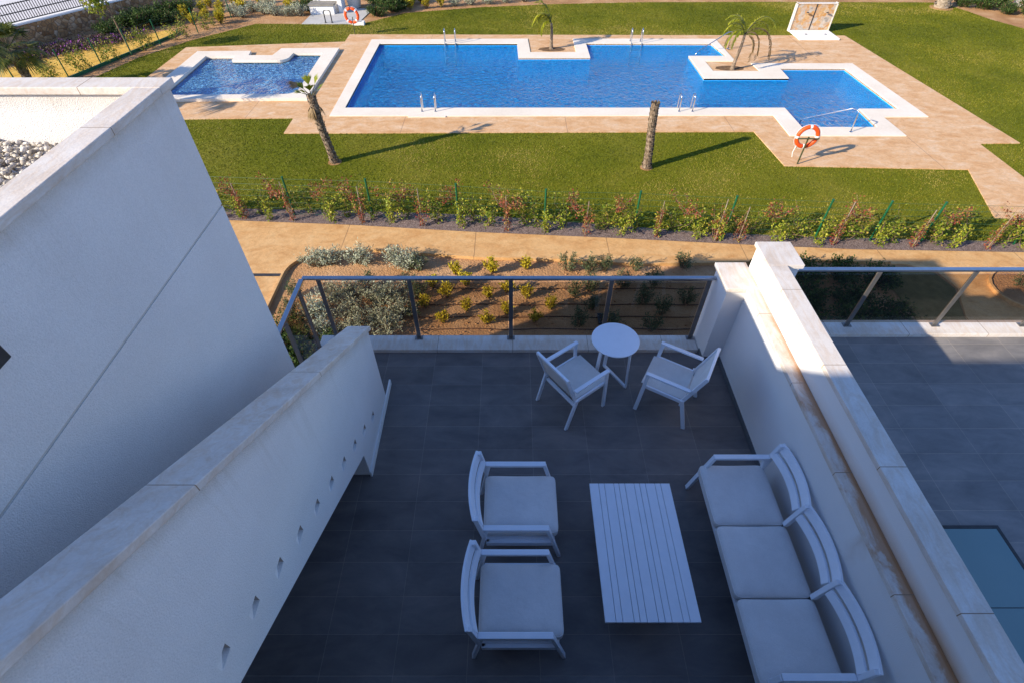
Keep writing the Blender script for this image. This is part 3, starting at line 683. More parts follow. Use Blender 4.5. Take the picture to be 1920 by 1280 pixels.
# sling dining chairs
def sling_chair(t):
    w = .26; fr = 'metal_white_skytint'
    for sg in (-1, 1):
        yy = sg * w
        MB().bar((.27, yy, 0), (.225, yy, .635), .025, .042, (1, 0, 0)).build('leg', fr, t, bevel=.004)
        MB().bar((-.30, yy, 0), (-.185, yy, .44), .025, .042, (1, 0, 0)).build('leg', fr, t, bevel=.004)
        MB().bar((.25, yy, .645), (-.235, yy, .625), .048, .022).build('armrest', fr, t, bevel=.006)
        MB().bar((-.185, yy * .93, .40), (-.345, yy * .93, .86), .024, .04, (1, 0, 0)).build('back_upright', fr, t, bevel=.004)
        MB().bar((.25, yy * .93, .425), (-.20, yy * .93, .40), .024, .045).build('seat_rail', fr, t, bevel=.004)
    MB().bar((-.185, -.24, .33), (-.185, .24, .33), .035, .03).build('stretcher', fr, t, bevel=.003)
    MB().bar((.20, -.24, .40), (.20, .24, .40), .03, .025).build('stretcher', fr, t, bevel=.003)
    MB().bar((-.345, -.255, .86), (-.345, .255, .86), .03, .026).build('top_rail', fr, t, bevel=.004)
    def cloth(name, a, b, sag, half):
        mb = MB(); n, m_ = 12, 8
        a, b = Vector(a), Vector(b); nrm = (b - a).cross(Vector((0, 1, 0))).normalized()
        for th in (0, .006):
            for i in range(n + 1):
                for j in range(m_ + 1):
                    u, v = i / n, 2 * j / m_ - 1
                    p = a.lerp(b, u) + Vector((0, v * half, 0)) + nrm * (sag * (1 - v*v) * (4*u*(1-u)) ** .5 * 1 + th)
                    mb.v.append(tuple(p))
        k = (n + 1) * (m_ + 1)
        for i in range(n):
            for j in range(m_):
                q = i * (m_ + 1) + j
                mb.f.append((q, q+1, q+m_+2, q+m_+1)); mb.f.append((k+q, k+q+m_+1, k+q+m_+2, k+q+1)); mb.a += [.5, .5]
        mb.build(name, 'sling', t, smooth=True)
    cloth('seat', (.285, 0, .445), (-.19, 0, .428), .018, .226)
    cloth('backrest', (-.205, 0, .455), (-.338, 0, .845), .012, .226)
t = thing('sling_chair', 'white sling armchair turned with its back to the stair wall', 'chair', (.71, 3.80, 0), math.radians(36), 'sling chairs at the bistro table'); sling_chair(t)
c = copy_tree(t); c.location = (1.81, 3.80, 0); c.rotation_euler = (0, 0, math.radians(151)); c['label'] = 'white sling armchair turned with its back to the dividing wall'

# ------------------------------------------------------------------ plants
def rnd_dir(r, up=0.0):
    while True:
        v = Vector((r.uniform(-1, 1), r.uniform(-1, 1), r.uniform(-1, 1)))
        if .05 < v.length < 1: break
    v.normalize(); v.z += up; return v.normalized()
def cval(r, m=.5, s=.2): return min(1, max(0, r.gauss(m, s)))
def shrub(t, seed, h, rad, n_st, n_lf, ll, lw_, mat, spread=.5, up=.35, tall=1.0, base=.15, stem=True):
    """branches from the foot, leaves set along them"""
    r = random.Random(seed); st = MB(); lf = MB()
    for k in range(n_st):
        a = r.uniform(0, 2*PI); q = rad * math.sqrt(r.random()); hh = h * r.uniform(.6, 1) * (1 - .35 * (q / rad) ** 2)
        p0 = Vector((q * .2 * math.cos(a), q * .2 * math.sin(a), 0)); p2 = Vector((q * math.cos(a), q * math.sin(a), hh)); p1 = p0.lerp(p2, .5) + Vector((0, 0, hh * .12))
        st.tube((p0, p1, p2), [.008, .006, .003], 4, False)
        for j in range(n_lf):
            u = base + (1 - base) * r.random() ** .8
            c = (p0.lerp(p1, u*2) if u < .5 else p1.lerp(p2, u*2-1)) + rnd_dir(r) * (.03 + .08 * rad)
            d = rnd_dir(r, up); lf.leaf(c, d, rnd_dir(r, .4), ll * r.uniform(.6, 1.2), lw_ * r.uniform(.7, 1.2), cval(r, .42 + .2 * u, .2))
    if stem: st.build('stem', 'twig', t)
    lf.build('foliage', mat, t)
def protos(kind, n, **kw):
    out = []
    for k in range(n):
        t = bpy.data.objects.new(kind, None); COL.objects.link(t); shrub(t, hash_(kind) + k, **kw); out.append([t, False])
    return out
def hash_(s): return sum((i + 1) * ord(c) for i, c in enumerate(s))
def place(pr, r, x, y, label, cat, group=None, s=1.0, z=G):
    it = pr[r.randrange(len(pr))]
    o = copy_tree(it[0]) if it[1] else it[0]; it[1] = True
    k = s * r.uniform(.9, 1.1)
    o.location = (x, y, z); o.rotation_euler = (0, 0, r.uniform(0, 2*PI)); o.scale = (k, k, k * r.uniform(.92, 1.08))
    return tag(o, label, cat, group)
def cleanup(pr):
    for t, used in pr:
        if not used:
            for ch in list(t.children): bpy.data.objects.remove(ch)
            bpy.data.objects.remove(t)

# yellow shrubs in the sandy bed below the terrace
r = random.Random(21)
yl = protos('yellow_shrub', 4, h=.44, rad=.17, n_st=13, n_lf=30, ll=.06, lw_=.036, mat='leaf_yellow', up=.8)
rows = [('path row', [(-1.36,10.25),(-.48,10.31),(.39,10.46)]), ('second row from path', [(-1.88,9.77),(-1.10,9.83),(-.10,9.58)]), ('third row from path', [(-1.49,9.38),(-.52,9.38),(.38,9.35)]),
        ('fourth row from path', [(-1.97,9.03),(-1.01,8.92),(-.10,8.79),(.93,8.97)]), ('row against terrace', [(-1.52,8.53),(-.55,8.49),(.53,8.55)])]
for nm, pts in rows:
    for i, (x, y) in enumerate(pts):
        place(yl, r, x, y, 'yellow shrub in the sandy bed, %s, %s from silver bushes' % (nm, ordn(i)), 'shrub', 'yellow shrubs in the sandy bed')
far_y = [(-17.4,32.0),(-16.6,31.0),(-16.3,31.9),(-15.6,32.3),(-16.0,33.3),(-16.9,33.0),(-15.2,31.1),(-17.0,34.2),(-14.8,33.4),(-15.5,34.4),(-16.1,35.0),(-14.5,35.0),(-12.6,34.4),(-11.9,35.2),(-12.2,33.4),(-11.4,34.1)]
for i, (x, y) in enumerate(far_y):
    place(yl, r, x, y, 'yellow shrub in the far garden behind the curved fence, %s from the fence' % ordn(i), 'shrub', 'yellow shrubs in the far garden', 1.6)
for i, (x, y) in enumerate([(-5.65,33.75),(-4.75,34.1),(-3.95,34.25),(-6.4,34.9),(-5.2,35.3),(-4.2,35.2)]):
    place(yl, r, x, y, 'upright yellow shrub beyond the lawn, %s from the grey concrete pad' % ordn(i), 'shrub', 'yellow shrubs beyond the lawn', 1.7)
cleanup(yl)
# silver bushes
sv = protos('silver_bush', 4, h=.50, rad=.42, n_st=36, n_lf=26, ll=.075, lw_=.022, mat='leaf_silver', up=.5)
silver = [(-4.96,10.57),(-4.55,10.72),(-3.80,10.72),(-2.85,10.66),(-2.55,10.5),(-4.2,9.3),(-3.75,9.42),(-3.2,9.22),(-2.75,9.3),(-4.35,8.75),(-3.65,8.75),(-3.05,8.6),(-2.55,8.7),(-3.35,8.2),(-2.7,8.15),(-4.1,8.15)]
wh = ['at the curved kerb corner', 'beside the curved kerb', 'by the path edge', 'by the path, nearest the olive shrub', 'touching the olive shrub', 'in the middle of the clump near the kerb', 'in the top of the dense clump', 'in the heart of the dense clump', 'in the dense clump beside the yellow shrubs', 'low in the clump near the kerb', 'in the lower middle of the clump', 'in the lower clump behind the railing', 'in the lower clump beside the yellow shrubs', 'at the foot of the terrace glass', 'at the foot of the glass by the second post', 'at the foot of the glass by the corner']
for (x, y), w_ in zip(silver, wh): place(sv, r, x, y, 'silver-leaved bush ' + w_, 'bush', 'silver bushes in the planter', 1.0)
for i, (x, y) in enumerate([(-15.2,32.9),(-14.5,32.3),(-14.3,33.4),(-13.5,33.0),(-12.9,32.7),(-12.1,32.5),(-11.5,32.6),(-13.6,34.1)]):
    place(sv, r, x, y, 'silver-grey bush by the far lawn edge, %s from the curved fence' % ordn(i), 'bush', 'silver bushes by the far lawn', 1.25)
for i, (x, y) in enumerate([(-3.2,34.6),(-2.3,34.85),(-1.3,35.0),(-.3,35.3),(.8,35.5)]):
    place(sv, r, x, y, 'grey-green bush beyond the lawn, %s after the yellow shrubs' % ordn(i), 'bush', 'grey bushes beyond the lawn', 1.1)
cleanup(sv)
# olive-green shrubs
ol = protos('olive_shrub', 4, h=.62, rad=.30, n_st=17, n_lf=34, ll=.075, lw_=.024, mat='leaf_olive', up=.5, base=.2)
olive = [(-2.28,10.42,'dark olive shrub beside the silver bushes at the path'),(1.43,10.39,'olive shrub by the path, first along the bed'),(1.96,10.30,'olive shrub by the path, second along the bed'),(2.36,10.42,'olive shrub by the path, third along the bed'),(3.10,10.40,'olive shrub by the path, fourth along the bed'),(4.31,10.50,'olive shrub by the path beside the stone pillar'),
         (1.48,9.44,'olive shrub half in the building shadow behind the handrail'),(1.9,9.62,'olive shrub beside the edge of the building shadow'),(1.52,8.44,'shaded olive shrub behind the bistro chair'),(2.22,8.30,'shaded olive shrub below the bistro table'),(3.08,9.16,'shaded olive shrub in the middle of the dark bed'),(3.44,8.79,'shaded olive shrub in the dark bed near the last post'),(4.08,9.16,'shaded olive shrub closest to the last railing post'),(3.10,8.27,'shaded olive shrub just beyond the terrace edge'),(1.88,8.97,'shaded olive shrub behind the fourth post'),(3.46,9.83,'shaded olive shrub just under the handrail'),(2.7,9.75,'shaded olive shrub under the middle of the last pane'),
         (-5.1,9.4,'olive shrub inside the curved kerb near the corner post'),(-5.0,8.75,'olive shrub low inside the curved kerb'),(-3.4,9.75,'olive shrub rising from the silver clump'),(-2.45,9.75,'olive shrub just under the second handrail post'),(-2.2,9.35,'olive shrub between silver bushes and yellow shrubs'),(-2.25,8.75,'thin olive shrub behind the second railing post')]
for x, y, lb in olive: place(ol, r, x, y, lb, 'shrub', 'olive shrubs in the planter', .85)
for i, (x, y) in enumerate([(12.3,9.75),(12.75,10.0),(12.6,9.3)]):
    place(ol, r, x, y, 'sparse olive shrub in the round kerbed bed, %s from its kerb' % ordn(i), 'shrub', 'shrubs in the round bed', .8)
cleanup(ol)
# dark bushes behind the tinted railing
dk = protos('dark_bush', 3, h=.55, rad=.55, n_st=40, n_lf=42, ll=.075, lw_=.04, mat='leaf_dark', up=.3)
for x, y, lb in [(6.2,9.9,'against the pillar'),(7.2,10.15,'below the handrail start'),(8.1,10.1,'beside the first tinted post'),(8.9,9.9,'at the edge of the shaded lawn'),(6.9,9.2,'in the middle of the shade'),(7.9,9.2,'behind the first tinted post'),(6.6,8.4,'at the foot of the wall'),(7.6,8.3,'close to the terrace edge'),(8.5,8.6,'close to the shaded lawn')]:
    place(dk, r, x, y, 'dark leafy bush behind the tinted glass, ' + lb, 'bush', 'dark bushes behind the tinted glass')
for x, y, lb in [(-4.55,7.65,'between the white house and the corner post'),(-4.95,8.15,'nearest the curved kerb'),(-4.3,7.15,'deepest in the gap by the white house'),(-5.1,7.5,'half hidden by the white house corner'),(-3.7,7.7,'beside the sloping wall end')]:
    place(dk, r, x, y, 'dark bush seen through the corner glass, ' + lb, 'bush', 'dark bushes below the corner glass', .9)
for i, (x, y, s) in enumerate([(-19.9,29.2,1.3),(-19.2,30.2,1.5),(-18.6,31.0,1.5),(-17.9,31.2,1.3),(-18.5,32.2,1.6),(-17.7,32.6,1.4),(-19.4,31.4,1.5)]):
    place(dk, r, x, y, 'dark green bush below the stone wall, %s beyond the yellow gravel' % ordn(i), 'bush', 'bushes below the stone wall', s)
for i, (x, y, s) in enumerate([(-7.2,32.6,1.2),(-6.6,33.5,1.5),(-7.4,34.6,1.7),(-6.2,33.9,1.2),(-5.9,35.0,1.5)]):
    place(dk, r, x, y, 'dense green bush beside the concrete pad, %s from the lawn' % ordn(i), 'bush', 'bushes beside the concrete pad', s)
place(dk, r, -11.35, 33.6, 'dense green bush beside the white masonry bench', 'bush', None, 1.3)
for i, (x, y, s) in enumerate([(25.7,34.5,1.2),(26.6,34.0,1.3),(27.3,33.0,1.2),(28.0,32.3,1.3),(28.9,31.6,1.3),(28.7,33.2,1.5),(27.6,34.6,1.5),(29.8,32.6,1.4)]):
    place(dk, r, x, y, 'leafy green bush at the lawn corner, %s after the thick palm trunk' % ordn(i), 'bush', 'bushes at the far lawn corner', s)
cleanup(dk)

# shaded lawn and round bed beyond the neighbour terrace
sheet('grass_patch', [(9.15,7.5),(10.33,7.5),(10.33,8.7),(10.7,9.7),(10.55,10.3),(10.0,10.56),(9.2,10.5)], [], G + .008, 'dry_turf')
sheet('round_bed', [(12.6 + 1.05 * math.cos(a*PI/12), 9.55 + .85 * math.sin(a*PI/12)) for a in range(24)], [], G + .036, 'soil')
def kerb(name, label, path, w=.05, h=.09, mat='path_concrete', closed=False):
    mb = MB(); mb.sweep([(x, y, G + h/2) for x, y in path], w, h); return tag(mb.build(name, mat), label, 'kerb')
kerb('bed_kerb', 'curved stone kerb round the silver bush planter', [(-5.6,4.3),(-5.63,9.9)] + corner(-4.83, 10.2, .80, PI*.98, PI*.55, 8) + [(-4.3,11.1),(-3.6,11.2),(-.9,10.87),(1.1,10.79),(3.2,10.59),(5.0,10.63),(7.4,10.76),(9.6,10.66)])
kerb('bed_kerb', 'round stone kerb of the small bed behind the tinted railing', [(12.6 + 1.08 * math.cos(a*PI/12), 9.55 + .88 * math.sin(a*PI/12)) for a in range(25)], .06, .11)
kerb('edging_board', 'green plastic edging along the yellow gravel bed', [(-19.6,20.1),(-18.4,23.75),(-17.6,26.45),(-16.9,28.55),(-16.72,29.3),(-16.95,29.9)], .05, .12, 'green_paint')
# drip hoses and a small grate in the bed
for i, (yy, xa, xb, w_) in enumerate(((10.02,-2.2,6.5,'nearest the path'),(9.70,-1.9,6.5,'second from the path'),(9.12,-2.3,6.8,'third from the path'),(8.70,-2.2,6.8,'fourth from the path'),(8.31,-2.0,6.8,'closest to the terrace'))):
    mb = MB(); mb.tube([(xa + (xb-xa)*k/24, yy + .02*math.sin(k*1.3+i), G + .012 + .006*math.sin(k*2.1)) for k in range(25)], .011, 6)
    tag(mb.build('drip_hose', 'hose'), 'thin brown drip hose across the sandy bed, ' + w_, 'hose', 'drip hoses in the sandy bed')
t = thing('drain_grate', 'square dark drain grate lying in the shaded bed', 'grate', (2.17, 8.62, G))
mb = MB(); mb.box(-.2, .2, -.17, -.14, 0, .05); mb.box(-.2, .2, .14, .17, 0, .05); mb.box(-.2, -.17, -.139, .139, 0, .05); mb.box(.17, .2, -.139, .139, 0, .05); mb.build('frame', 'dark_metal', t)
mb = MB()
for k in range(9): mb.box(-.16 + .037*k, -.145 + .037*k, -.138, .138, .01, .045)
mb.build('bars', 'dark_metal', t)
# stones scattered over the bed
mb = MB(); rr = random.Random(5)
for k in range(420):
    x, y = rr.uniform(-2.3, 5.5), rr.uniform(8.1, 10.5); s = rr.choice((.008, .010, .012, .016, .026))
    a0 = rr.uniform(0, 6)
    mb.hexa([(x + s*1.2*math.cos(a0+q*PI/2.5), y + s*math.sin(a0+q*PI/2.5), G - .002) for q in range(5)], [(x + s*.6*math.cos(a0+q*PI/2.5), y + s*.6*math.sin(a0+q*PI/2.5), G + s*1.1) for q in range(5)])
o = mb.build('stones', 'soil'); o['kind'] = 'stuff'; tag(o, 'small stones and clods on the sandy planter soil', 'stones')

# ------------------------------------------------------------------ green wire fences and the vines along them
def wire_fence(label, pts, h, step=.10, lean=0):
    t = thing('wire_fence', label, 'fence', (pts[0][0], pts[0][1], G)); ox, oy = pts[0]
    for x, y in pts:
        x -= ox; y -= oy
        po = MB().tube([(x, y, -.1), (x, y, h)], .026, 8).build('post', 'green_paint', t, smooth=False)
        MB().tube([(x, y, h + .0005), (x, y, h + .03)], .031, 8).build('post_cap', 'green_paint', po)
    mb = MB()
    for (xa, ya), (xb, yb) in zip(pts[:-1], pts[1:]):
        a, b = Vector((xa-ox, ya-oy, 0)), Vector((xb-ox, yb-oy, 0)); L = (b - a).length
        for k in range(7): mb.tube([a + Vector((0, 0, .06 + (h-.1)*k/6)), b + Vector((0, 0, .06 + (h-.1)*k/6))], .0035, 3, False)
        for k in range(1, int(L/step)): p = a.lerp(b, k*step/L); mb.tube([p + Vector((0, 0, .06)), p + Vector((0, 0, h-.04))], .0014, 3, False)
    mb.build('wire_mesh', 'wire', t)
FP = [(-8.5,13.05),(-6.12,12.89),(-3.88,12.78),(-1.45,12.53),(.91,12.25),(3.35,12.15),(5.76,11.92),(8.13,11.75),(9.58,11.67),(10.91,11.62),(13.3,11.5),(15.7,11.35)]
wire_fence('green wire mesh fence with vines beside the ochre path', FP, 1.17)
FL = [(-19.4,21.6),(-18.75,23.5),(-18.15,24.98),(-17.47,26.3),(-16.81,27.74),(-15.81,29.64),(-15.1,32.25)]
wire_fence('curved green wire fence beside the yellow gravel bed', FL, 1.05, .25)
def vine(t, seed, h, mat, n, wid, stake, mat2=None, leafs=.07):
    r = random.Random(seed); lf = MB()
    if stake: MB().tube([(0, 0, 0), (r.uniform(-.02, .02), r.uniform(-.02, .02), h * 1.08)], .011, 6).build('stake', 'cane', t)
    st = MB()
    for k in range(5):
        a = r.uniform(0, 6.28); pts = [Vector((0, 0, 0))]; x, y = 0, 0
        hh = h * r.uniform(.6, 1.0)
        for j in range(1, 6):
            x += r.gauss(0, wid * .35); y += r.gauss(0, .06); pts.append(Vector((x, y, hh * j / 5)))
        st.tube(pts, [.008, .007, .006, .005, .004, .003], 4, False)
        for j in range(n):
            u = r.random() ** .8 * 4.999; i = int(u); c = pts[i].lerp(pts[i+1], u - i) + rnd_dir(r) * .08 * r.random() ** .4 * (1 + wid * 2)
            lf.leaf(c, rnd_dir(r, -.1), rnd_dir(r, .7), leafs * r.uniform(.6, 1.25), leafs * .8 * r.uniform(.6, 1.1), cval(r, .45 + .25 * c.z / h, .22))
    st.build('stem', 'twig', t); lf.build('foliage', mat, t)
def vprotos(nm, n, *a, **kw):
    out = []
    for k in range(n):
        t = bpy.data.objects.new(nm, None); COL.objects.link(t); vine(t, hash_(nm) + 5*k, *a, **kw); out.append([t, False])
    return out
r = random.Random(4)
vg = vprotos('green_vine', 4, .80, 'leaf_lime', 54, .17, False); vr = vprotos('red_vine', 4, 1.12, 'leaf_red', 42, .06, True, leafs=.06); vb = vprotos('trailing_vine', 4, .85, 'leaf_green', 54, .42, False)
def fy(x):
    for (xa, ya), (xb, yb) in zip(FP[:-1], FP[1:]):
        if xa <= x <= xb: return ya + (yb - ya) * (x - xa) / (xb - xa)
    return 13.1
gx = [-7.55,-6.75,-5.0,-3.32,-1.36,.93,2.98,3.95,4.97,5.55,7.0,8.1,9.7,11.6,13.4,14.3]
rx = [-8.1,-7.45,-6.1,-4.1,-2.45,-.12,2.0,3.9,5.45,6.05,8.5,10.55,12.45,13.9]
bx = [-8.3,-7.9,-7.1,-5.7,-5.2,-4.6,-3.8,-2.9,-2.0,-1.0,-.6,.35,.7,1.45,2.4,2.65,3.4,4.45,5.2,6.5,7.5,7.75,8.8,9.2,10.1,10.9,11.2,12.0,12.9,13.5]
for i, x in enumerate(gx): place(vg, r, x, fy(x) - .22, 'bushy lime-green vine at the fence foot, %s lime one from the white house' % ordn(i), 'vine', 'lime vines along the wire fence', .92)['x'] = 0
for i, x in enumerate(rx): place(vr, r, x, fy(x) - .26, 'red-leaved vine tied to a cane, %s cane from the white house' % ordn(i), 'vine', 'red vines along the wire fence', .95)
for i, x in enumerate(bx): place(vb, r, x, fy(x) + .02 + .12 * (i % 2), 'trailing green vine spread through the wire fence, %s from the white house' % ordn(i), 'vine', 'trailing vines in the wire fence', .98)
for o in list(bpy.data.objects):
    if 'x' in o.keys(): del o['x']
# red-leaved runners along the top wires
rb = vprotos('climbing_runner', 3, .5, 'leaf_red', 40, .34, False, leafs=.06)
for i, x in enumerate([-7.7,-6.6,-5.4,-4.4,-3.1,-1.8,-.3,.1,1.7,2.9,4.6,6.9,8.9,11.4,13.0]): place(rb, r, x, fy(x) + .04, 'reddish vine runner in the upper fence wires, %s runner from the white house' % ordn(i), 'vine', 'reddish runners in the wire fence', 1.0, G + .58)
cleanup(rb)
sap = [(-19.1,22.7),(-18.95,23.1),(-18.5,24.1),(-18.35,24.4),(-18.05,25.3),(-17.8,25.7),(-17.2,26.9),(-17.0,27.3),(-16.4,28.5),(-16.1,29.0),(-15.6,30.2),(-15.5,30.9),(-15.3,31.5)]
for i, (x, y) in enumerate(sap): place(vb, r, x, y, 'leafy sapling along the curved fence, %s from the big fan palm' % ordn(i), 'sapling', 'saplings along the curved fence', 1.05)
for p in (vg, vr, vb): cleanup(p)
# ground cover: purple flowers below the stone wall
mb = MB(); rr = random.Random(9)
for k in range(9000):
    u = rr.random(); x = -23.3 + 4.6*u + rr.gauss(0, .3); y = 24.8 + 4.3*u + rr.gauss(0, .55)
    z = G + .02 + rr.random()*.22
    fl = rr.random() < .10; mb.leaf((x, y, z), rnd_dir(rr, .4), rnd_dir(rr, .6), .09, .06, rr.uniform(.75, 1) if fl else rr.uniform(0, .5))
o = mb.build('flower_carpet', 'flower_purple'); o['kind'] = 'stuff'; tag(o, 'low carpet of purple flowers below the stone wall', 'flowers')

# ------------------------------------------------------------------ palms
def trunk_mesh(base, top, r0, r1, seed, rings=26, n=14, scale=True, bulge=1.35):
    r = random.Random(seed); mb = MB(); b, t = Vector(base), Vector(top); path = []; rad = []
    for k in range(rings + 1):
        u = k / rings; path.append(b.lerp(t, u) + Vector((.03*math.sin(u*3+seed), .02*math.cos(u*4), 0)) * (u*(1-u)*4))
        rad.append((r0 + (r1 - r0) * u) * (1 + (bulge - 1) * math.exp(-u*9)) * (1 + .05 * ((k % 2) * 2 - 1)))
    mb.tube(path, rad, n)
    if scale:
        for k in range(rings):
            u = (k + .5) / rings; c = path[k].lerp(path[k+1], .5); rr_ = rad[k]
            for j in range(7):
                a = 2*PI*(j + .5*(k % 2))/7 + r.uniform(-.15, .15); d = Vector((math.cos(a), math.sin(a), 0))
                s = Vector((-d.y, d.x, 0)) * rr_ * .42; L = (t - b).length / rings
                q = c + d * rr_ * .95; e = d * (rr_ * r.uniform(.06, .24)) + Vector((0, 0, L * r.uniform(.7, 1.1)))
                mb.face((q - s, q + s, q + s*.6 + e, q - s*.6 + e)); mb.face((q + s*.6 + e, q - s*.6 + e, q - s*.5 + e*1.05 - d*rr_*.25, q + s*.5 + e*1.05 - d*rr_*.25))
    return mb
def frond(lf, st, p0, d, L, droop, n, ll, r, val=.5, curl=None):
    """feather frond: arching midrib with leaflets"""
    p = Vector(p0); d = Vector(d).normalized(); pts = [p.copy()]
    for k in range(12):
        d = (d + Vector((0, 0, -droop)) / 12 * (1 + k * .12)).normalized(); p = p + d * (L / 12); pts.append(p.copy())
    st.tube(pts, [.012 * (1 - k / 14) + .002 for k in range(13)], 4, False)
    for k in range(n):
        u = .12 + .88 * k / n; x = u * 11.999; i = int(x); c = pts[i].lerp(pts[i+1], x - i); tn = (pts[i+1] - pts[i]).normalized()
        sd = tn.cross(Vector((0, 0, 1)))
        if sd.length < .1: sd = Vector((1, 0, 0))
        sd.normalize()
        for sg in (-1, 1):
            dd = (sd * sg * .75 + tn * .6 + Vector((0, 0, -.25 + r.uniform(-.25, .25)))).normalized()
            lf.leaf(c, dd, Vector((0, 0, 1)), ll * (1 - .55 * abs(u - .45)) * r.uniform(.8, 1.1), ll * .15, cval(r, val, .18))
def fan(lf, st, p0, d, stalk, R_, n, r, val=.5, arc=2.6, droop=.5):
    """fan frond: stalk, then n stiff blades in an arc"""
    p0 = Vector(p0); d = Vector(d).normalized(); c = p0 + d * stalk
    st.tube((p0, c), [.014, .009], 4, False)
    sd = d.cross(Vector((0, 0, 1)));
    if sd.length < .1: sd = Vector((1, 0, 0))
    sd.normalize(); up = sd.cross(d).normalized()
    for k in range(n):
        a = -arc/2 + arc * k / (n - 1); bd = (d * math.cos(a) + sd * math.sin(a)).normalized()
        L = R_ * r.uniform(.85, 1.05) * (1 - .18 * abs(a)); w = R_ * .075; v = cval(r, val, .15); s2 = up.cross(bd).normalized() * w / 2
        m_ = c + bd * L * .6 + up * .02 + Vector((0, 0, -droop * L * .12)); e = c + bd * L + Vector((0, 0, -droop * L * r.uniform(.3, .6)))
        lf.face((c, m_ + s2, e, m_ - s2), v)
# two washingtonia-like trunks on the near lawn
t = thing('palm_tree', 'leaning palm trunk with a few tied fronds on the near lawn', 'palm tree', (-5.72, 16.03, G))
trunk_mesh((0, 0, -.02), (-.20, .0, 2.1), .108, .125, 3).build('trunk', 'trunk', t)
lf, st, dl, ds = MB(), MB(), MB(), MB(); rr = random.Random(6)
for a, el, L in ((2.6,.6,.38),(1.9,1.0,.42),(.6,1.05,.46),(.2,.7,.30),(-1.2,.9,.40),(-2.0,.7,.36)):
    d = (math.cos(a)*math.cos(el), math.sin(a)*math.cos(el), math.sin(el)); fan(lf, st, (-.20, 0, 2.06), d, L * .8, .36, 15, rr, .55, 1.1, .1)
for k in range(7):
    a = rr.uniform(0, 6.28); fan(dl, ds, (-.19, 0, 2.0), (math.cos(a)*.45, math.sin(a)*.45, -.8), .16, .42, 9, rr, .4, .7, .5)
fan(dl, ds, (-.20, 0, 2.1), (-1, -.1, .80), .40, .46, 19, rr, .35, 2.2, .4)
fan(lf, st, (-.20, 0, 2.1), (-.9, -.2, .35), .26, .30, 13, rr, .75, 1.5, .2)
lf.build('crown', 'palm_frond', t); st.build('stalks', 'olive_paint', t); dl.build('dry_fronds', 'palm_dry', t); ds.build('dry_stalks', 'twig', t)
t = thing('cropped_palm', 'bare cropped palm trunk without fronds on the near lawn', 'palm tree', (4.33, 15.66, G))
trunk_mesh((0, 0, -.02), (-.10, .0, 2.03), .112, .118, 8).build('trunk', 'trunk', t)
mb = MB(); rr = random.Random(2)
for k in range(60):
    a = rr.uniform(0, 6.28); q = .11 * rr.random() ** .5; mb.leaf((-.10 + q*math.cos(a), q*math.sin(a), 1.99), (q*3*math.cos(a), q*3*math.sin(a), 1), (1, 0, 0), rr.uniform(.06, .16), .03, rr.random())
mb.build('stub_fibres', 'palm_dry', t)
for x, y, rad, lb in ((-5.72, 16.03, .22, 'leaning'), (4.33, 15.66, .20, 'cropped')):
    o = MB().disc((x, y), rad, G + .003, G + .016, 16).build('bare_soil', 'soil'); o['kind'] = 'structure'
# young palms in the pool islands
def young(base, top, r0, lab, fr, mat='palm_frond', nl=44, ll=.34):
    t = thing('palm_tree', lab, 'palm tree', base); b = Vector(base); tp = Vector(top) - b
    trunk_mesh((0, 0, -.03), tp, r0, r0 * .62, 5, 16, 10, False, 1.6).build('trunk', 'trunk', t)
    lf, st = MB(), MB(); rr = random.Random(17); dry, dst = MB(), MB()
    for a, el, L, dr, v, dd in fr:
        tgt = (dry, dst) if dd else (lf, st)
        frond(tgt[0], tgt[1], tp, (math.cos(a)*math.cos(el), math.sin(a)*math.cos(el), math.sin(el)), L, dr, nl, ll, rr, v)
    lf.build('crown', mat, t); st.build('stalks', 'olive_paint', t)
    if dry.f: dry.build('dry_fronds', 'palm_dry', t); dst.build('dry_stalks', 'twig', t)
young((1.91, 27.04, G), (1.84, 27.06, -2.14), .085, 'young palm with one yellow-green plume in the square pool island',
      [(2.9, 1.1, 1.15, 1.9, .75, 0), (3.2, 1.2, 1.05, 1.7, .85, 0), (2.5, 1.25, 1.0, 2.2, .65, 0), (3.6, 1.0, .9, 2.6, .7, 0), (2.9, 1.35, 1.2, 1.3, .8, 0)])
young((9.61, 24.32, G), (9.74, 24.36, -1.85), .078, 'young palm with drooping fronds in the corner pool island',
      [(3.3, 1.0, 1.2, 2.6, .65, 0), (2.8, 1.2, 1.25, 2.2, .7, 0), (3.7, 1.1, 1.15, 2.8, .6, 0), (2.4, 1.3, 1.3, 1.7, .7, 0), (3.1, 1.35, 1.2, 1.9, .75, 0), (.25, 1.15, 1.75, 1.7, .9, 0), (.15, 1.2, 1.7, 1.8, .95, 0), (.3, 1.1, 1.65, 2.0, .9, 0), (-.2, .8, 1.5, 3.4, .3, 1), (-.6, .6, 1.3, 4.0, .4, 1), (.1, .8, 2.2, 2.4, .25, 1)], nl=36, ll=.25)
for x, y, a, b, lb in ((1.91, 27.0, .62, .30, 'square'), (9.55, 24.5, .62, .30, 'corner')):
    o = MB().prism([(x + a*math.cos(k*PI/12)*(1+.08*math.sin(k*2.1)), y + b*math.sin(k*PI/12)) for k in range(24)], G + .03, G + .045).build('tree_pit', 'tree_soil'); o['kind'] = 'structure'
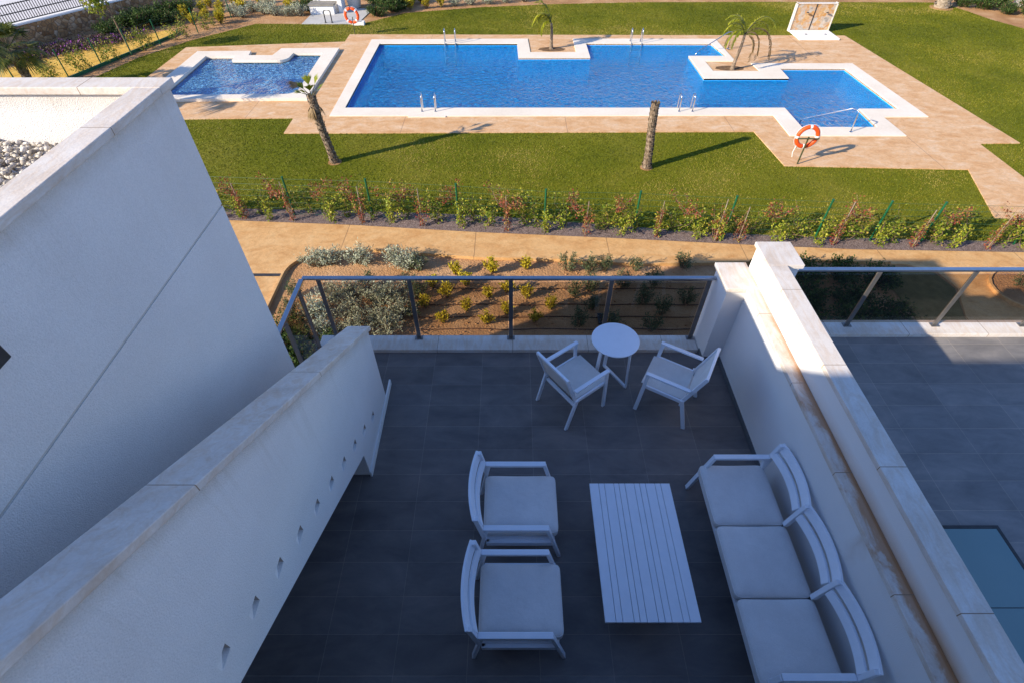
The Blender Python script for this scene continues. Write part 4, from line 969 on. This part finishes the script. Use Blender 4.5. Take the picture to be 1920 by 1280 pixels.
# big fan palm at the picture corner, its taller companion and a slender tree behind
def fanpalm(lab, base, h, R_, n, seed, lean=(0, 0)):
    t = thing('fan_palm', lab, 'palm tree', base)
    trunk_mesh((0, 0, -.05), (lean[0], lean[1], h), .15, .14, seed, 22).build('trunk', 'trunk', t)
    lf, st = MB(), MB(); rr = random.Random(seed)
    for k in range(n):
        a = k * 2.399 + rr.uniform(-.2, .2); el = 1.25 - 2.0 * (k / n) + rr.uniform(-.1, .1)
        fan(lf, st, (lean[0], lean[1], h), (math.cos(a)*math.cos(el), math.sin(a)*math.cos(el), math.sin(el)), R_*.5, R_*.62, 18, rr, .62, 2.5, .75)
    lf.build('crown', 'palm_dark', t); st.build('stalks', 'olive_paint', t)
fanpalm('dark fan palm rising behind the white house roof', (-18.75, 21.45, G), 1.75, 1.15, 30, 31)
fanpalm('tall fan palm beside the house throwing shade over the paddling pool', (-17.6, 18.2, G), 3.3, 1.7, 15, 44)
t = thing('young_tree', 'slender young tree with thin leaning stem at the curved fence', 'tree', (-17.5, 26.35, G))
MB().tube([(0, 0, 0), (-.05, .0, 1.0), (-.12, .05, 2.1)], [.035, .03, .02], 7).build('trunk', 'twig', t)
lf = MB(); rr = random.Random(12)
for k in range(420): lf.leaf(Vector((-.55, 0, 2.15)) + rnd_dir(rr) * rr.random() ** .5 * .55, rnd_dir(rr, -.3), rnd_dir(rr, .5), .16, .07, cval(rr, .5, .25))
lf.build('crown', 'leaf_green', t)
t = thing('thick_palm', 'thick pale palm trunk at the far lawn corner', 'palm tree', (24.4, 34.3, G))
trunk_mesh((0, 0, -.05), (.2, .1, 4.5), .27, .24, 21, 40, 16, True, 1.5).build('trunk', 'pale_trunk', t)
lf, st = MB(), MB()
for k in range(22):
    a = k*2.399; el = 1.2 - 1.5*k/22; frond(lf, st, (.2, .1, 4.5), (math.cos(a)*math.cos(el), math.sin(a)*math.cos(el), math.sin(el)), 2.2, 1.6, 26, .4, rr, .4)
lf.build('crown', 'palm_dark', t); st.build('stalks', 'olive_paint', t)
o = MB().disc((24.35, 34.2), .6, G + .004, G + .02, 20).build('bare_soil', 'soil'); o['kind'] = 'structure'

# ------------------------------------------------------------------ pool fittings
def ladder(x, y, lab, sgn, w=.50):
    """two hooped grab rails; sgn=+1 means the pool lies towards +Y"""
    t = thing('pool_ladder', lab, 'ladder', (x, y, G), 0, 'steel pool ladders')
    for sx in (-w/2, w/2):
        pts = [(sx, 0, .06)] + [(sx, sgn*(.02 + .14 - .14*math.cos(a)), .52 + .14*math.sin(a)) for a in np.linspace(0, PI, 9)] + [(sx, sgn*.32, .10), (sx, sgn*.44, -.25), (sx, sgn*.44, -.9)]
        MB().tube(pts, .021, 8).build('grab_rail', 'steel', t, smooth=True)
        MB().disc((sx, 0), .045, .066, .078, 14).build('floor_flange', 'steel', t)
    for z in (-.22, -.5, -.78): MB().box(-w/2 + .018, w/2 - .018, sgn*.44 - .035, sgn*.44 + .035, z - .012, z + .012).build('step', 'steel', t)
ladder(-3.08, 19.86, 'steel pool ladder on the near coping closer to the leaning palm', 1)
ladder(6.55, 19.86, 'steel pool ladder on the near coping behind the cropped trunk', 1)
ladder(-2.92, 28.05, 'steel pool ladder on the far coping closer to the paddling pool', -1)
ladder(6.02, 28.08, 'steel pool ladder on the far coping beyond the square island', -1)
def handrail(p, lab, pts):
    t = thing('pool_handrail', lab, 'handrail', p); MB().tube(pts, .021, 8).build('rail', 'steel', t, smooth=True)
    MB().disc((pts[0][0], pts[0][1]), .05, .066, .078, 14).build('floor_flange', 'steel', t)
handrail((11.95, 18.12, G), 'steel handrail at the pool corner steps near the orange lifebuoy', [(0, 0, .066), (0, .05, .72), (-.03, .10, .78), (-.15, .25, .78), (-1.25, 1.0, .12), (-1.33, 1.06, .02), (-1.33, 1.06, -.6)])
handrail((10.18, 26.95, G), 'steel handrail at the pool steps behind the drooping palm', [(0, 0, .066), (0, -.02, .74), (-.04, -.04, .80), (-.2, -.08, .80), (-1.55, -.45, .08), (-1.62, -.47, -.02), (-1.62, -.47, -.6)])
def buoy(p, lab, zc, rot, bands, pole_top, R_=.31, r_=.065, cross=True, dy=.10):
    t = thing('lifebuoy_stand', lab + ' stand', 'stand', p, rot)
    MB().bar((0, 0, 0), pole_top, .035, .035).build('pole', 'olive_paint', t)
    if cross: MB().bar((pole_top[0] - .33, pole_top[1] - .02, zc + .02), (pole_top[0] + .33, pole_top[1] - .02, zc + .02), .03, .03).build('crossbar', 'olive_paint', t)
    MB().box(-.09, .09, -.09, .09, .001, .01).build('base_plate', 'olive_paint', t)
    b = thing('lifebuoy', lab, 'lifebuoy', (p[0] + pole_top[0], p[1] + dy, p[2] + zc + .03), rot, 'orange lifebuoys')
    def tor(a0, a1, rr, n):
        mb = MB(); mb.tube([(R_*math.cos(a0 + (a1-a0)*k/n), 0, R_*math.sin(a0 + (a1-a0)*k/n)) for k in range(n+1)], rr, 14); return mb
    tor(0, 2*PI, r_, 48).build('ring', 'buoy_orange', b, smooth=True)
    for a in bands: tor(a - .11, a + .11, r_ + .003, 4).build('white_band', 'buoy_white', b, smooth=True)
    rope = MB(); rope.tube([((R_ + r_ + .012 + .02*abs(math.sin(2*a)))*math.cos(a), -.02, (R_ + r_ + .012 + .02*abs(math.sin(2*a)))*math.sin(a)) for a in np.linspace(0, 2*PI, 41)], .006, 5); rope.build('rope', 'buoy_white', b)
buoy((9.22, 15.85, G), 'orange lifebuoy with white bands near the cropped trunk', .86, 0, (PI/2, PI, 0, 3*PI/2), (.02, 0, .93))
mb = MB(); mb.tube([(8.98, 15.90, G + .62), (8.95, 15.9, G + .4), (8.99, 15.9, G + .25)], .012, 6); tag(mb.build('throw_rope', 'buoy_white'), 'short white rope hanging below the lifebuoy near the cropped trunk', 'rope')
buoy((-7.80, 29.25, G), 'orange lifebuoy with white bands by the concrete pad', .86, 0, (PI*.25, PI*.75, PI*1.25, PI*1.75), (.04, 0, .80), .30, .065, False, -.09)
# pool shower
t = thing('pool_shower', 'stone-clad pool shower wall on a white tray', 'shower', (15.03, 29.72, G))
MB().box(-.95, .95, -.02, .14, .035, 1.25).build('stone_panel', 'slate_cladding', t)
mb = MB(); mb.box(-1.0, -.952, -.05, .17, .035, 1.30); mb.box(.952, 1.0, -.05, .17, .035, 1.30); mb.box(-1.0, 1.0, -.05, .17, 1.252, 1.28) ; mb.build('frame', 'coping_plain', t)
mb = MB(); mb.box(-.98, .98, -1.42, -.052, .036, .12); mb.build('shower_tray', 'plain_white', t, bevel=.02)
MB().box(-.03, .03, -.026, -.021, .04, 1.25).build('pipe_channel', 'dark_metal', t)
for x in (-.42, .55):
    pi = MB().tube([(x, -.04, .9), (x, -.16, .93)], .012, 6).build('shower_pipe', 'steel', t); MB().tube([(x, -.16, .94), (x, -.17, .90)], [.03, .085], 14).build('shower_head', 'dark_metal', pi)
    MB().disc((x, -.75), .06, .121, .127, 16).build('drain', 'dark_metal', t)
# far garden furniture
t = thing('masonry_bench', 'white masonry bench with grey slab seat on the concrete pad', 'bench', (-10.2, 32.8, G))
mb = MB(); mb.box(-.75, .55, 0, .7, .03, .42); mb.box(-.75, .95, .9, 1.1, .03, 1.0); mb.box(.75, .95, .3, .898, .03, .8); mb.build('wall', 'plain_white', t)
MB().box(-.8, .6, -.05, .72, .422, .50).build('seat_slab', 'grey_slab', t)
t = thing('bike_stand', 'dark steel hoop bike stand on the concrete pad', 'bike stand', (-9.58, 31.25, G))
MB().tube([(-.17, 0, .03), (-.17, 0, .55), (-.14, 0, .58), (.14, 0, .58), (.17, 0, .55), (.17, 0, .03)], .03, 8).build('hoop', 'dark_metal', t)
for x in (-.17, .17): MB().disc((x, 0), .06, .031, .042, 14).build('base_plate', 'dark_metal', t)
t = thing('plant_pot', 'tall tapered cream pot at the far side of the concrete pad', 'pot', (-8.85, 34.3, G))
MB().tube([(0, 0, .03), (0, 0, .9), (0, 0, 1.0)], [.34, .46, .48], 28).build('pot_body', 'pool_coping', t, smooth=False)
MB().disc((0, 0), .42, 1.0005, 1.02, 24).build('soil_top', 'tree_soil', t)
t = thing('valve_box', 'small white valve box with dark slot at the lawn edge', 'box', (-7.95, 31.0, G))
MB().box(-.30, .30, -.16, .16, 0, .16).build('box_body', 'plain_white', t, bevel=.01); MB().box(-.2, .16, -.06, .06, .1605, .166).build('slot', 'dark_metal', t)
# stone wall with bar fence
wa, wb = Vector((-24.47, 24.76, 0)), Vector((-18.7, 34.94, 0)); ang = math.atan2(wb.y - wa.y, wb.x - wa.x); L = (wb - wa).length
t = thing('stone_wall', 'rough brown rubble stone retaining wall in shade', 'wall', (wa.x, wa.y, G), ang)
MB().box(0, L, 0, .4, -.1, .88).build('wall', 'rubble_stone', t); MB().box(-.02, L, -.03, .43, .882, .94).build('capping', 'plain_white', t)
t = thing('bar_fence', 'dark vertical bar fence with white posts on the stone wall', 'fence', (wa.x, wa.y, G + .94), ang)
mb = MB()
for k in range(int(L / .115)): mb.box(.06 + .115*k, .088 + .115*k, .185, .213, .05, .78)
mb.build('bars', 'dark_metal', t); mb = MB()
for z in (.07, .40, .74): mb.box(0, L, .19, .208, z - .02, z + .02)
mb.build('rails', 'dark_metal', t)
for k in (.155, .62): MB().box(k*L, k*L + .1, .15, .25, .001, .85).build('post', 'plain_white', t)
# rendered bank and wall at the far right corner
t = thing('garden_wall', 'cream rendered garden wall behind the corner bushes', 'wall', (31.5, 32.6, G), math.radians(-35))
MB().box(-3.5, 4, 0, .25, -.05, .9).build('wall', 'pale_paving', t); MB().box(-3.53, 4.03, -.03, .28, .902, .96).build('capping', 'plain_white', t)

# ------------------------------------------------------------------ light, sky, camera
EL, AZX, AZY = math.radians(24.6), .884, .468        # light travels along (AZX, AZY)
sun = bpy.data.lights.new('sun', 'SUN'); sun.energy = 5.0; sun.angle = math.radians(.5); sun.color = (1.0, .885, .70)
so = bpy.data.objects.new('sun', sun); COL.objects.link(so)
so.rotation_euler = Vector((AZX * math.cos(EL), AZY * math.cos(EL), -math.sin(EL))).to_track_quat('-Z', 'Y').to_euler()
w = bpy.data.worlds.new("World"); S.world = w; w.use_nodes = True; nt = w.node_tree
sky = nt.nodes.new('ShaderNodeTexSky'); sky.sky_type = 'NISHITA'; sky.sun_disc = False
sky.sun_elevation = EL; sky.sun_rotation = math.atan2(-AZX, -AZY); sky.air_density = 1.0; sky.dust_density = .2; sky.ozone_density = 6.0
nt.links.new(mixc(nt, 1.0, sky.outputs[0], (1.05, .96, 1.0), 'MULTIPLY'), nt.nodes['Background'].inputs[0]); nt.nodes['Background'].inputs[1].default_value = .145
cam = bpy.data.cameras.new('camera'); co_ = bpy.data.objects.new('camera', cam); COL.objects.link(co_)
cam.lens = 983 / 1920 * 36; cam.sensor_width = 36; cam.clip_start = .05; cam.clip_end = 600; cam.shift_x = 2 / 1920
co_.location = (0, 0, 4.95); co_.rotation_euler = (math.radians(90) - math.atan(1015 / 983), 0, 0)
S.camera = co_
S.view_settings.view_transform = 'Standard'; S.view_settings.look = 'None'; S.view_settings.exposure = .82; S.view_settings.gamma = 1
S.cycles.max_bounces = 8; S.cycles.transparent_max_bounces = 16; S.cycles.sample_clamp_indirect = 6
S.cycles.use_denoising = True
